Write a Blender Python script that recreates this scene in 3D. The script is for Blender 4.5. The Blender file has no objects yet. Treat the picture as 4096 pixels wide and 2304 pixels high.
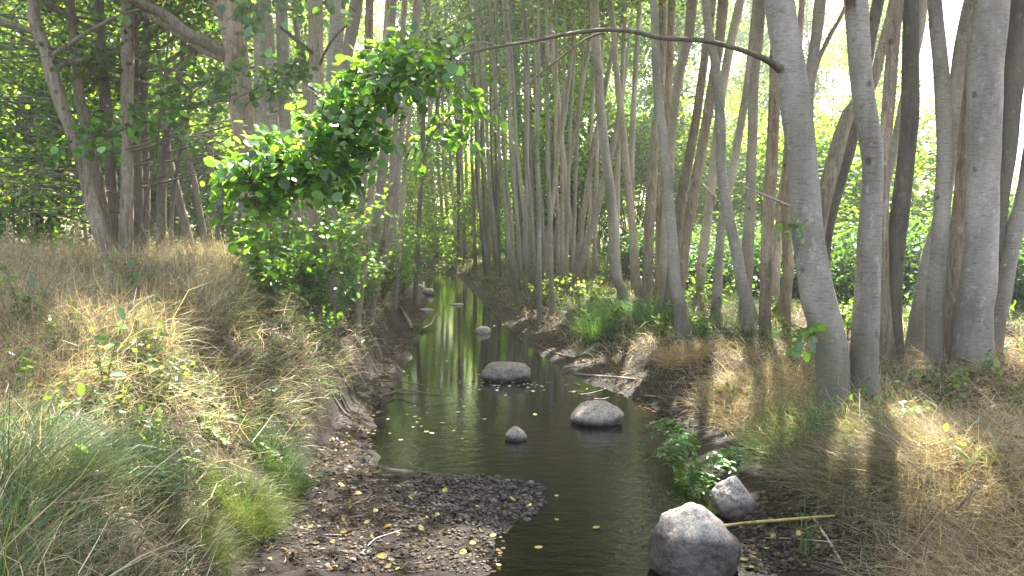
import bpy, math
import numpy as np
from mathutils import Vector, noise
PI = math.pi
rng = np.random.default_rng(7)
scene = bpy.context.scene
COL = scene.collection

# ------------------------------------------------------------------ camera
CAMZ = 2.2
FOC = 804.0
PITCH = math.atan(58.0/804.0)
cam_d = bpy.data.cameras.new('camera')
cam_d.sensor_width = 36.0
cam_d.lens = 36.0*FOC/1024.0
cam_d.clip_end = 2000
cam_d.clip_start = 0.05
cam = bpy.data.objects.new('camera', cam_d)
COL.objects.link(cam)
cam.location = (0, 0, CAMZ)
cam.rotation_euler = (PI/2-PITCH, 0, 0)
scene.camera = cam

ZO = {'L': (0, 0, 1.2579), 'M': (1350, 0, 1.2579), 'R': (2696, 0, 1.2579),
      'l': (0, 1152, 1.2579), 'm': (1350, 1152, 1.2579), 'r': (2696, 1152, 1.2579),
      'C': (800, 100, 1.2075), 'D': (0, 0, 0.62891)}

def src(z, x, y):
    ox, oy, s = ZO[z]
    return ox + x/s, oy + y/s

def ray(sx, sy):
    u = (sx/4-512)/FOC
    v = (288-sy/4)/FOC
    c, s = math.cos(PITCH), math.sin(PITCH)
    return np.array([u, c+v*s, v*c-s])

def at_z(sx, sy, z):
    d = ray(sx, sy)
    t = (z-CAMZ)/d[2]
    return np.array([0, 0, CAMZ])+t*d

def at_Y(sx, sy, Y):
    d = ray(sx, sy)
    t = Y/d[1]
    return np.array([0, 0, CAMZ])+t*d

# ------------------------------------------------------------------ terrain
def table(pts, z):
    a = [at_z(*src('D', x, y), z) for x, y in pts]
    a.sort(key=lambda p: p[1])
    return [p[1] for p in a], [p[0] for p in a]

WLy, WLx = table([(1250,1449),(1240,1385),(1310,1315),(1375,1265),(1350,1222),(1200,1200),(1080,1190),(950,1175),
                  (925,1100),(930,1050),(985,990),(1020,920),(1040,870),(1070,810),(1075,760),(1060,710),(1085,685)], 0.0)
WRy, WRx = table([(1150,690),(1180,720),(1215,760),(1270,810),(1330,870),(1400,920),(1480,965),(1570,990),(1680,1040),
                  (1740,1100),(1765,1180),(1800,1260),(1870,1340),(1960,1449)], 0.0)
FLy, FLx = table([(560,1449),(690,1330),(750,1230),(800,1130),(850,1060),(905,1000),(965,900),(1000,830),(1020,770),(1035,715),(1050,692)], 0.1)
FRy, FRx = table([(1168,690),(1205,725),(1300,790),(1420,870),(1560,940),(1700,1000),(1800,1070),(1900,1150),(1990,1230),(2090,1310),(2170,1449)], 0.1)
ylast = 40.0
def ext(ys, xs, near, x_far):
    ys = [-20, 0.5, 2.5]+ys+[ylast+2.5, ylast+7, ylast+25]
    xs = near+xs+x_far
    return np.array(ys), np.array(xs)
WLy, WLx = ext(WLy, WLx, [0.15, 0.1, 0.0], [-6, -13, -40])
WRy, WRx = ext(WRy, WRx, [0.9, 1.2, 1.5], [-4.2, -10, -36])
FLy, FLx = ext(FLy, FLx, [0.0, -0.15, -0.5], [-6.8, -14, -41])
FRy, FRx = ext(FRy, FRx, [1.3, 1.5, 1.9], [-3.3, -8.8, -35])

def vnoise(x, y, s, seed=0):
    """smooth value noise, vectorised"""
    x = np.asarray(x, float)/s+seed*17.31
    y = np.asarray(y, float)/s+seed*9.73
    xi = np.floor(x).astype(np.int64); yi = np.floor(y).astype(np.int64)
    fx = x-xi; fy = y-yi
    fx = fx*fx*(3-2*fx); fy = fy*fy*(3-2*fy)
    def h(a, b):
        n = (a*374761393+b*668265263+seed*1442695) & 0x7fffffff
        n = ((n ^ (n >> 13))*1274126177) & 0x7fffffff
        return ((n ^ (n >> 16)) & 0xffff)/65535.0
    return (h(xi, yi)*(1-fx)+h(xi+1, yi)*fx)*(1-fy)+(h(xi, yi+1)*(1-fx)+h(xi+1, yi+1)*fx)*fy

def sst(t):
    t = np.clip(t, 0, 1)
    return t*t*(3-2*t)

def H(x, y):
    x = np.asarray(x, float); y = np.asarray(y, float)
    n1 = vnoise(x, y, .9, 1)-.5; n2 = vnoise(x, y, .3, 2)-.5; n3 = vnoise(x, y, .09, 3)-.5; n4 = vnoise(x, y, 3.1, 4)-.5
    wl = np.interp(y, WLy, WLx)+n2*.12+n3*.02
    wr = np.interp(y, WRy, WRx)+n2*.14-n3*.06
    fl = np.interp(y, FLy, FLx)+n1*.1+n2*.03
    fr = np.interp(y, FRy, FRx)+n1*.2
    fl = np.minimum(fl, wl-.05); fr = np.maximum(fr, wr+.05)
    mid = (x > wl) & (x < wr)
    dd = np.minimum(x-wl, wr-x)
    bed = -np.minimum(.22, dd*.22)
    # left
    tl = np.clip((wl-x)/np.maximum(wl-fl, .02), 0, 1)
    d = fl-x
    hl = np.interp(y, [0, 5, 9.5, 20, 35, 50, 90], [1.15, 1.35, 1.45, 1.42, .9, .6, .6])
    wdt = np.interp(y, [0, 5, 9, 20, 40], [1.5, 1.75, 1.5, 1.5, 1.2])
    zl = .1*tl**.7+np.where(d > 0, (hl-.1)*(1-np.exp(-np.maximum(d, 0)/wdt*2.2)), 0)+np.where(d > 0, np.minimum(d*.6, 1)*(n1*.16+n2*.08), 0)+np.clip(d, 0, 12)*.012
    # right
    tr = np.clip((x-wr)/np.maximum(fr-wr, .02), 0, 1)
    e = x-fr
    hr = np.interp(y, [0, 5, 9, 20, 40, 60], [.42, .42, .48, .5, .45, .5])
    zr = .1*tr**.7+np.where(e > 0, (hr-.1)*sst(e/1.1)+.15*sst((e-.8)/4), 0)+np.where(e > 0, np.minimum(e*.6, 1)*(n1*.14+n2*.07), 0)
    zr = zr+.2*np.exp(-(((x-3.0)/.75)**2+((y-5.6)/.6)**2))+.12*np.exp(-(((x-3.9)/.8)**2+((y-4.7)/.6)**2))
    z = np.where(mid, bed, np.where(x <= wl, zl, zr))
    z = z+np.where(mid, n2*.03, n3*.03+n2*.025)
    far = sst((np.hypot(x, y)-60)/60)
    return z*(1-far)+(.6+n4*.5)*far

def h1(x, y):
    return float(H(np.array([x]), np.array([y]))[0])

def ground_hit(sx, sy):
    d = ray(sx, sy)
    ts = np.arange(1.5, 70, .03)
    px = d[0]*ts; py = d[1]*ts; pz = CAMZ+d[2]*ts
    k = np.nonzero(pz < H(px, py))[0]
    if len(k) == 0:
        k = [len(ts)-1]
    t = ts[k[0]]
    return np.array([d[0]*t, d[1]*t, CAMZ+d[2]*t])

# ------------------------------------------------------------------ materials
def mat(name):
    m = bpy.data.materials.new(name); m.use_nodes = True
    nt = m.node_tree; nt.nodes.clear()
    return m, nt, nt.nodes, nt.links

def ramp(N, stops, interp='LINEAR'):
    r = N.new('ShaderNodeValToRGB'); r.color_ramp.interpolation = interp
    e = r.color_ramp.elements
    e[0].position = stops[0][0]; e[0].color = (*stops[0][1], 1)
    e[1].position = stops[-1][0]; e[1].color = (*stops[-1][1], 1)
    for p, c in stops[1:-1]:
        q = e.new(p); q.color = (*c, 1)
    return r

def texn(N, L, co, scale, detail=4, rough=.55, mapping=None, dist=0):
    n = N.new('ShaderNodeTexNoise'); n.inputs['Scale'].default_value = scale
    n.inputs['Detail'].default_value = detail; n.inputs['Roughness'].default_value = rough
    n.inputs['Distortion'].default_value = dist
    if mapping:
        mp = N.new('ShaderNodeMapping'); mp.inputs['Scale'].default_value = mapping
        L.new(co, mp.inputs[0]); co = mp.outputs[0]
    L.new(co, n.inputs['Vector'])
    return n

def mixc(N, L, f, a, b, mode='MIX'):
    m = N.new('ShaderNodeMix'); m.data_type = 'RGBA'; m.blend_type = mode
    for s, v in ((m.inputs[0], f), (m.inputs[6], a), (m.inputs[7], b)):
        if isinstance(v, (int, float)): s.default_value = v
        elif isinstance(v, tuple): s.default_value = (*v, 1)
        else: L.new(v, s)
    return m.outputs[2]

def leaf_material(name, trans=.5, gloss=.05, tcol=(1.5, 1.35, .45), rough=.35):
    m, nt, N, L = mat(name)
    out = N.new('ShaderNodeOutputMaterial')
    at = N.new('ShaderNodeAttribute'); at.attribute_name = 'Col'
    df = N.new('ShaderNodeBsdfDiffuse'); tr = N.new('ShaderNodeBsdfTranslucent'); gl = N.new('ShaderNodeBsdfGlossy')
    gl.inputs['Roughness'].default_value = rough
    tc = N.new('ShaderNodeMix'); tc.data_type = 'RGBA'; tc.blend_type = 'MULTIPLY'; tc.inputs[0].default_value = 1
    tc.inputs[7].default_value = (*tcol, 1)
    L.new(at.outputs['Color'], tc.inputs[6])
    L.new(at.outputs['Color'], df.inputs[0]); L.new(tc.outputs[2], tr.inputs[0])
    mx = N.new('ShaderNodeMixShader'); mx.inputs[0].default_value = trans
    L.new(df.outputs[0], mx.inputs[1]); L.new(tr.outputs[0], mx.inputs[2])
    last = mx
    if gloss > 0:
        m2 = N.new('ShaderNodeMixShader'); m2.inputs[0].default_value = gloss
        L.new(mx.outputs[0], m2.inputs[1]); L.new(gl.outputs[0], m2.inputs[2]); last = m2
    L.new(last.outputs[0], out.inputs[0])
    return m

def bark_material(name, c_dark, c_mid, c_light, lent=1.0, rough_bark=.0):
    m, nt, N, L = mat(name)
    out = N.new('ShaderNodeOutputMaterial'); b = N.new('ShaderNodeBsdfPrincipled')
    b.inputs['Roughness'].default_value = .75; b.inputs['Specular IOR Level'].default_value = .25
    tc = N.new('ShaderNodeTexCoord'); geo = N.new('ShaderNodeNewGeometry')
    co = geo.outputs['Position']
    n1 = texn(N, L, co, 3.0, 5, .6, (1, 1, .35))
    r1 = ramp(N, [(.3, c_dark), (.5, c_mid), (.72, c_light)]); L.new(n1.outputs[0], r1.inputs[0])
    # horizontal lenticel rings
    n2 = texn(N, L, co, 9.0, 3, .6, (1, 1, 9))
    r2 = ramp(N, [(.36, (.42, .4, .38)), (.46, (1, 1, 1))]); L.new(n2.outputs[0], r2.inputs[0])
    c = mixc(N, L, .6*lent, r1.outputs[0], r2.outputs[0], 'MULTIPLY')
    # vertical furrows
    n3 = texn(N, L, co, 26.0, 4, .65, (1, 1, .14), 0.4)
    r3 = ramp(N, [(.38, (.4, .36, .33)), (.55, (1, 1, 1))]); L.new(n3.outputs[0], r3.inputs[0])
    c = mixc(N, L, rough_bark, c, r3.outputs[0], 'MULTIPLY')
    # greenish algae tint
    n4 = texn(N, L, co, 1.3, 3)
    r4 = ramp(N, [(.45, (0, 0, 0)), (.7, (1, 1, 1))]); L.new(n4.outputs[0], r4.inputs[0])
    f = N.new('ShaderNodeMath'); f.operation = 'MULTIPLY'; f.inputs[1].default_value = .45
    L.new(r4.outputs[0], f.inputs[0])
    c = mixc(N, L, f.outputs[0], c, (.16, .17, .11))
    # dark branch scars and pale lichen spots
    vo = N.new('ShaderNodeTexVoronoi'); vo.inputs['Scale'].default_value = 3.2
    mpv = N.new('ShaderNodeMapping'); mpv.inputs['Scale'].default_value = (1, 1, .8); L.new(co, mpv.inputs[0]); L.new(mpv.outputs[0], vo.inputs['Vector'])
    rv = ramp(N, [(.07, (.3, .27, .24)), (.13, (1, 1, 1))]); L.new(vo.outputs['Distance'], rv.inputs[0])
    c = mixc(N, L, .8, c, rv.outputs[0], 'MULTIPLY')
    n6 = texn(N, L, co, 11, 5, .75, (1, 1, .6)); r6 = ramp(N, [(.56, (0, 0, 0)), (.66, (1, 1, 1))]); L.new(n6.outputs[0], r6.inputs[0])
    f6 = N.new('ShaderNodeMath'); f6.operation = 'MULTIPLY'; f6.inputs[1].default_value = .5; L.new(r6.outputs[0], f6.inputs[0])
    c = mixc(N, L, f6.outputs[0], c, tuple(min(.6, q*1.35) for q in c_light))
    # fine speckle
    n5 = texn(N, L, co, 60, 3, .7)
    r5 = ramp(N, [(.3, (.75, .74, .72)), (.7, (1.2, 1.2, 1.18))]); L.new(n5.outputs[0], r5.inputs[0])
    c = mixc(N, L, .8, c, r5.outputs[0], 'MULTIPLY')
    # each tree its own tone, and a stained, mossy foot
    oi = N.new('ShaderNodeObjectInfo'); ro = ramp(N, [(0, (.78, .76, .72)), (.5, (1, 1, 1)), (1, (1.16, 1.08, 1.0))]); L.new(oi.outputs['Random'], ro.inputs[0])
    c = mixc(N, L, 1.0, c, ro.outputs[0], 'MULTIPLY')
    spz = N.new('ShaderNodeSeparateXYZ'); L.new(co, spz.inputs[0])
    nz_ = texn(N, L, co, 2.6, 4, .65, (1, 1, .5))
    az_ = N.new('ShaderNodeMath'); az_.operation = 'MULTIPLY_ADD'; az_.inputs[1].default_value = -2.2; L.new(nz_.outputs[0], az_.inputs[0]); L.new(spz.outputs[2], az_.inputs[2])
    mz_ = N.new('ShaderNodeMapRange'); mz_.inputs['From Min'].default_value = -.35; mz_.inputs['From Max'].default_value = .55; mz_.inputs['To Min'].default_value = .62; mz_.inputs['To Max'].default_value = 0
    L.new(az_.outputs[0], mz_.inputs[0])
    c = mixc(N, L, mz_.outputs[0], c, (.115, .105, .07))
    L.new(c, b.inputs['Base Color'])
    ad = N.new('ShaderNodeMath'); ad.operation = 'MULTIPLY_ADD'; ad.inputs[1].default_value = .3+1.6*rough_bark
    L.new(n3.outputs[0], ad.inputs[0]); L.new(n2.outputs[0], ad.inputs[2])
    bp = N.new('ShaderNodeBump'); bp.inputs['Strength'].default_value = .5; bp.inputs['Distance'].default_value = .012
    L.new(ad.outputs[0], bp.inputs['Height']); L.new(bp.outputs[0], b.inputs['Normal'])
    L.new(b.outputs[0], out.inputs[0])
    return m

M_BARK = bark_material('grey_alder_bark', (.22, .195, .168), (.37, .335, .29), (.52, .475, .42))
M_BARKB = bark_material('brown_furrowed_bark', (.2, .155, .115), (.37, .295, .225), (.52, .44, .35), .4, .75)
M_BARKD = bark_material('dark_shaded_bark', (.085, .07, .058), (.15, .13, .105), (.23, .2, .165), .6, .4)  # darkened copy of the bark, shade put into its colour
M_TWIG = bark_material('twig_bark', (.09, .075, .06), (.16, .13, .105), (.26, .22, .18), .3, .3)
M_LEAF = leaf_material('leaf_near', .5, .07, (2.2, 2.0, .5), .3)
M_CROWN = leaf_material('leaf_crown', .6, .04, (2.6, 2.2, .5), .45)
M_MID = leaf_material('leaf_backdrop_painted_sun', .66, .03, (4.2, 3.3, .7), .45)  # brighter leaf copy, sunlight put into its colour
M_LEFT = leaf_material('leaf_backdrop_painted_shade', .6, .04, (2.9, 2.5, .6), .45)  # dimmer leaf copy, shade put into its colour
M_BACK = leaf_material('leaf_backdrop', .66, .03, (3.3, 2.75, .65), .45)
M_GRASS = leaf_material('grass_blade', .35, .03, (1.3, 1.25, .7), .4)
M_LITTER = leaf_material('dead_leaf', .25, .02, (1.2, 1.1, .6), .4)

def ground_material():
    m, nt, N, L = mat('bank_soil')
    out = N.new('ShaderNodeOutputMaterial'); b = N.new('ShaderNodeBsdfPrincipled')
    geo = N.new('ShaderNodeNewGeometry'); co = geo.outputs['Position']
    n1 = texn(N, L, co, 1.7, 6, .65)
    n2 = texn(N, L, co, 14, 6, .7)
    n3 = texn(N, L, co, 75, 4, .7)
    r1 = ramp(N, [(.3, (.018, .013, .009)), (.5, (.042, .03, .021)), (.7, (.085, .062, .045))]); L.new(n2.outputs[0], r1.inputs[0])
    r2 = ramp(N, [(.42, (.5, .5, .5)), (.62, (1.3, 1.25, 1.15))]); L.new(n1.outputs[0], r2.inputs[0])
    c = mixc(N, L, .8, r1.outputs[0], r2.outputs[0], 'MULTIPLY')
    r3 = ramp(N, [(.35, (.5, .5, .5)), (.5, (1, 1, 1)), (.68, (1.9, 1.7, 1.4))]); L.new(n3.outputs[0], r3.inputs[0])
    c = mixc(N, L, .8, c, r3.outputs[0], 'MULTIPLY')
    sep = N.new('ShaderNodeSeparateXYZ'); L.new(co, sep.inputs[0])
    # wet band near the water
    mr = N.new('ShaderNodeMapRange'); mr.inputs['From Min'].default_value = .06; mr.inputs['From Max'].default_value = .42
    wob = N.new('ShaderNodeMath'); wob.operation = 'MULTIPLY_ADD'; wob.inputs[1].default_value = -.12
    L.new(n1.outputs[0], wob.inputs[0])
    ad = N.new('ShaderNodeMath'); ad.operation = 'ADD'; ad.inputs[1].default_value = .05
    L.new(sep.outputs[2], ad.inputs[0]); L.new(ad.outputs[0], wob.inputs[2])
    L.new(wob.outputs[0], mr.inputs[0])
    dark = mixc(N, L, 1.0, c, (.42, .4, .38), 'MULTIPLY')
    c = mixc(N, L, mr.outputs[0], dark, c)
    L.new(c, b.inputs['Base Color'])
    b.inputs['Specular IOR Level'].default_value = .22
    rr = N.new('ShaderNodeMapRange'); rr.inputs['To Min'].default_value = .5; rr.inputs['To Max'].default_value = .95
    L.new(mr.outputs[0], rr.inputs[0]); L.new(rr.outputs[0], b.inputs['Roughness'])
    sm = N.new('ShaderNodeMath'); sm.operation = 'MULTIPLY_ADD'; sm.inputs[1].default_value = .5
    L.new(n3.outputs[0], sm.inputs[0]); L.new(n2.outputs[0], sm.inputs[2])
    bp = N.new('ShaderNodeBump'); bp.inputs['Strength'].default_value = .8; bp.inputs['Distance'].default_value = .03
    L.new(sm.outputs[0], bp.inputs['Height']); L.new(bp.outputs[0], b.inputs['Normal'])
    L.new(b.outputs[0], out.inputs[0])
    return m
M_GROUND = ground_material()

def water_material():
    m, nt, N, L = mat('brown_stream_water')
    out = N.new('ShaderNodeOutputMaterial')
    geo = N.new('ShaderNodeNewGeometry'); co = geo.outputs['Position']
    sep = N.new('ShaderNodeSeparateXYZ'); L.new(co, sep.inputs[0])
    na = texn(N, L, co, 5.5, 3, .5, (1, 1.6, 1))
    nb = texn(N, L, co, 26, 2, .5, (1, 1.5, 1))
    # livelier water by the near riffle
    mr = N.new('ShaderNodeMapRange'); mr.inputs['From Min'].default_value = 5.5; mr.inputs['From Max'].default_value = 11.5
    mr.inputs['To Min'].default_value = 1.0; mr.inputs['To Max'].default_value = .16
    L.new(sep.outputs[1], mr.inputs[0])
    s = N.new('ShaderNodeMath'); s.operation = 'MULTIPLY_ADD'; s.inputs[1].default_value = .28
    L.new(nb.outputs[0], s.inputs[0]); L.new(na.outputs[0], s.inputs[2])
    s2 = N.new('ShaderNodeMath'); s2.operation = 'MULTIPLY'; L.new(s.outputs[0], s2.inputs[0]); L.new(mr.outputs[0], s2.inputs[1])
    bp = N.new('ShaderNodeBump'); bp.inputs['Strength'].default_value = 1.0; bp.inputs['Distance'].default_value = .009
    L.new(s2.outputs[0], bp.inputs['Height'])
    fr = N.new('ShaderNodeFresnel'); fr.inputs[0].default_value = 1.33; L.new(bp.outputs[0], fr.inputs['Normal'])
    fm = N.new('ShaderNodeMath'); fm.operation = 'MULTIPLY_ADD'; fm.inputs[1].default_value = 1.6; fm.inputs[2].default_value = .02
    fm.use_clamp = True; L.new(fr.outputs[0], fm.inputs[0])
    gl = N.new('ShaderNodeBsdfGlossy'); gl.inputs['Roughness'].default_value = .03; L.new(bp.outputs[0], gl.inputs['Normal'])
    tr = N.new('ShaderNodeBsdfTransparent'); tr.inputs[0].default_value = (.2, .125, .055, 1)
    mx = N.new('ShaderNodeMixShader'); L.new(fm.outputs[0], mx.inputs[0])
    L.new(tr.outputs[0], mx.inputs[1]); L.new(gl.outputs[0], mx.inputs[2]); L.new(mx.outputs[0], out.inputs[0])
    return m
M_WATER = water_material()

def rock_material(name, base, light, wet_z):
    m, nt, N, L = mat(name)
    out = N.new('ShaderNodeOutputMaterial'); b = N.new('ShaderNodeBsdfPrincipled')
    geo = N.new('ShaderNodeNewGeometry'); co = geo.outputs['Position']
    n1 = texn(N, L, co, 4, 6, .7); n2 = texn(N, L, co, 70, 4, .75); n3 = texn(N, L, co, 22, 5, .7)
    r1 = ramp(N, [(.32, base), (.62, light)]); L.new(n1.outputs[0], r1.inputs[0])
    r2 = ramp(N, [(.34, (.3, .27, .25)), (.5, (1, 1, 1)), (.68, (1.5, 1.45, 1.4))]); L.new(n2.outputs[0], r2.inputs[0])
    c = mixc(N, L, .75, r1.outputs[0], r2.outputs[0], 'MULTIPLY')
    r3 = ramp(N, [(.36, (.45, .42, .4)), (.52, (1, 1, 1))]); L.new(n3.outputs[0], r3.inputs[0])
    c = mixc(N, L, .7, c, r3.outputs[0], 'MULTIPLY')
    # cracks and pale lichen
    wp = texn(N, L, co, 7, 3); av = N.new('ShaderNodeVectorMath'); av.operation = 'MULTIPLY_ADD'; av.inputs[1].default_value = (.22, .22, .22)
    L.new(wp.outputs['Color'], av.inputs[0]); L.new(co, av.inputs[2])
    vc = N.new('ShaderNodeTexVoronoi'); vc.feature = 'DISTANCE_TO_EDGE'; vc.inputs['Scale'].default_value = 4.2; L.new(av.outputs[0], vc.inputs['Vector'])
    rc = ramp(N, [(.0, (.3, .27, .24)), (.022, (1, 1, 1))]); L.new(vc.outputs['Distance'], rc.inputs[0])
    c = mixc(N, L, .75, c, rc.outputs[0], 'MULTIPLY')
    nl_ = texn(N, L, co, 13, 5, .7); rl_ = ramp(N, [(.55, (0, 0, 0)), (.63, (.5, .5, .5))]); L.new(nl_.outputs[0], rl_.inputs[0])
    c = mixc(N, L, rl_.outputs[0], c, tuple(min(.7, q*1.25) for q in light))
    sep = N.new('ShaderNodeSeparateXYZ'); L.new(co, sep.inputs[0])
    a = N.new('ShaderNodeMath'); a.operation = 'MULTIPLY_ADD'; a.inputs[1].default_value = -.16
    L.new(n1.outputs[0], a.inputs[0]); L.new(sep.outputs[2], a.inputs[2])
    mr = N.new('ShaderNodeMapRange'); mr.inputs['From Min'].default_value = wet_z-.11; mr.inputs['From Max'].default_value = wet_z-.03
    L.new(a.outputs[0], mr.inputs[0])
    wet = mixc(N, L, 1.0, c, (.2, .19, .18), 'MULTIPLY')
    c = mixc(N, L, mr.outputs[0], wet, c)
    L.new(c, b.inputs['Base Color'])
    rr = N.new('ShaderNodeMapRange'); rr.inputs['To Min'].default_value = .35; rr.inputs['To Max'].default_value = .85
    L.new(mr.outputs[0], rr.inputs[0]); L.new(rr.outputs[0], b.inputs['Roughness'])
    sm = N.new('ShaderNodeMath'); sm.operation = 'MULTIPLY_ADD'; sm.inputs[1].default_value = .35
    L.new(n2.outputs[0], sm.inputs[0]); L.new(n3.outputs[0], sm.inputs[2])
    bp = N.new('ShaderNodeBump'); bp.inputs['Strength'].default_value = .7; bp.inputs['Distance'].default_value = .02
    L.new(sm.outputs[0], bp.inputs['Height']); L.new(bp.outputs[0], b.inputs['Normal'])
    L.new(b.outputs[0], out.inputs[0])
    return m
M_ROCK = rock_material('pale_granite', (.34, .28, .225), (.6, .53, .45), .27)
M_ROCKM = rock_material('grey_granite', (.33, .28, .235), (.5, .44, .38), .05)
M_ROCKB = rock_material('mottled_granite', (.36, .3, .245), (.6, .53, .45), .12)
M_ROCKP = rock_material('dry_sun_painted_stone', (.42, .37, .31), (.64, .58, .5), -.3)  # dry stone; colour paled to put sunlight on the upstream one
M_ROCKD = rock_material('dark_granite', (.17, .145, .115), (.34, .3, .25), .05)

def plain(name, col, rough=.7, var=.5):
    m, nt, N, L = mat(name)
    out = N.new('ShaderNodeOutputMaterial'); b = N.new('ShaderNodeBsdfPrincipled')
    geo = N.new('ShaderNodeNewGeometry')
    n = texn(N, L, geo.outputs['Position'], 25, 4)
    r = ramp(N, [(.3, tuple(c*(1-var) for c in col)), (.7, tuple(min(1, c*(1+var*.5)) for c in col))])
    L.new(n.outputs[0], r.inputs[0]); L.new(r.outputs[0], b.inputs[0]); b.inputs['Roughness'].default_value = rough
    L.new(b.outputs[0], out.inputs[0]); return m
M_REED = plain('yellow_reed', (.55, .42, .12), .45, .25)
M_DEAD = plain('bleached_dead_wood', (.42, .34, .27), .8, .4)
M_BROWN = plain('brown_dead_wood', (.17, .12, .085), .8, .5)
M_ROOT = plain('root_wood', (.1, .075, .055), .8, .5)

# ------------------------------------------------------------------ mesh helpers
def mesh_np(name, V, F, colr=None, smooth=False):
    """V (n,3), F (m,4) quads; colour per vertex"""
    me = bpy.data.meshes.new(name)
    V = np.ascontiguousarray(V, dtype=np.float32); F = np.ascontiguousarray(F, dtype=np.int32)
    k = F.shape[1]
    me.vertices.add(len(V)); me.vertices.foreach_set('co', V.ravel())
    me.loops.add(F.size); me.loops.foreach_set('vertex_index', F.ravel())
    me.polygons.add(len(F)); me.polygons.foreach_set('loop_start', np.arange(0, F.size, k, dtype=np.int32))
    if smooth:
        me.polygons.foreach_set('use_smooth', np.ones(len(F), dtype=bool))
    me.update(calc_edges=True)
    if colr is not None:
        a = me.attributes.new('Col', 'FLOAT_COLOR', 'POINT')
        c = np.ones((len(V), 4), dtype=np.float32); c[:, :3] = colr
        a.data.foreach_set('color', c.ravel())
    return me

def link(name, me, material=None, parent=None, loc=None):
    o = bpy.data.objects.new(name, me)
    COL.objects.link(o)
    if material and me is not None and len(me.materials) == 0: me.materials.append(material)
    if loc is not None: o.location = tuple(loc)
    if parent: o.parent = parent
    return o

def tag(o, label=None, cat=None, group=None, kind=None):
    if label: o['label'] = label
    if cat: o['category'] = cat
    if group: o['group'] = group
    if kind: o['kind'] = kind
    return o

def empty(name, loc, label, cat, group=None):
    o = bpy.data.objects.new(name, None); o.empty_display_size = .2
    COL.objects.link(o); o.location = tuple(loc)
    return tag(o, label, cat, group)

def norm(a):
    return a/np.maximum(np.linalg.norm(a, axis=-1, keepdims=True), 1e-9)

def tube(P, R, sides=10, lump=0.0, seed=0, cap=True):
    """P (n,3), R (n,) -> V, F"""
    P = np.asarray(P, float); R = np.asarray(R, float)
    n = len(P)
    T = norm(np.gradient(P, axis=0))
    ref = np.array([0., 1., 0.]) if abs(T[0][2]) > .5 or abs(T[0][0]) > .7 else np.array([0., 0., 1.])
    A = norm(np.cross(T, ref)); B = np.cross(T, A)
    ang = np.arange(sides)/sides*2*PI
    rr = R[:, None]*np.ones(sides)[None]
    if lump:
        r = np.random.default_rng(seed)
        k = r.normal(size=(n, sides))
        k = (k+np.roll(k, 1, 1)+np.roll(k, -1, 1))/1.7
        ks = k.copy(); ks[1:-1] = (k[:-2]+k[1:-1]*1.5+k[2:])/2.2
        rr = rr*(1+lump*ks)
    V = P[:, None]+rr[..., None]*(np.cos(ang)[None, :, None]*A[:, None]+np.sin(ang)[None, :, None]*B[:, None])
    V = V.reshape(-1, 3)
    i = np.arange(n-1)[:, None]*sides; j = np.arange(sides)[None]; j2 = (j+1) % sides
    F = np.stack([i+j, i+j2, i+sides+j2, i+sides+j], -1).reshape(-1, 4)
    return V, F

class MB:
    def __init__(s): s.V = []; s.F = []; s.n = 0; s.C = []; s.F0 = []
    def add(s, V, F, c=None):
        s.F0.append(F)
        s.V.append(V); s.F.append(F+s.n); s.n += len(V)
        if c is not None: s.C.append(np.broadcast_to(c, (len(V), 3)))
    def mesh(s, name, smooth=True):
        return mesh_np(name, np.concatenate(s.V), np.concatenate(s.F), np.concatenate(s.C) if s.C else None, smooth)

def smooth_path(pts, step):
    """Catmull-Rom through rows (x,y,z,r)"""
    pts = np.asarray(pts, float)
    n = len(pts)
    if n == 2:
        k = max(2, int(np.linalg.norm(pts[1][:3]-pts[0][:3])/step)+1)
        t = np.linspace(0, 1, k)[:, None]
        return pts[0]*(1-t)+pts[1]*t
    ex = np.vstack([2*pts[0]-pts[1], pts, 2*pts[-1]-pts[-2]])
    out = []
    for i in range(1, n):
        p0, p1, p2, p3 = ex[i-1], ex[i], ex[i+1], ex[i+2]
        k = max(2, int(np.linalg.norm(p2[:3]-p1[:3])/step))
        t = np.linspace(0, 1, k, endpoint=False)[:, None]
        out.append(.5*((2*p1)+(-p0+p2)*t+(2*p0-5*p1+4*p2-p3)*t**2+(-p0+3*p1-3*p2+p3)*t**3))
    out.append(pts[-1:])
    return np.vstack(out)

# leaves --------------------------------------------------------------
HEX = np.array([(0, 0, 0), (.3, .4, .07), (.75, .36, .04), (1, 0, -.05), (.75, -.36, .04), (.3, -.4, .07)])
HEXF = np.array([(0, 1, 2, 3), (0, 3, 4, 5)])
NL = np.array([(0, 0, 0), (.33, 0, -.05), (.68, 0, -.06), (1, 0, -.1), (.1, .25, .03), (.36, .44, .07), (.7, .42, .03), (.93, .2, -.05),
               (.1, -.25, .03), (.36, -.44, .07), (.7, -.42, .03), (.93, -.2, -.05)])
NLF = np.array([(0, 1, 5, 4), (1, 2, 6, 5), (2, 3, 7, 6), (0, 8, 9, 1), (1, 9, 10, 2), (2, 10, 11, 3)])

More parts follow.
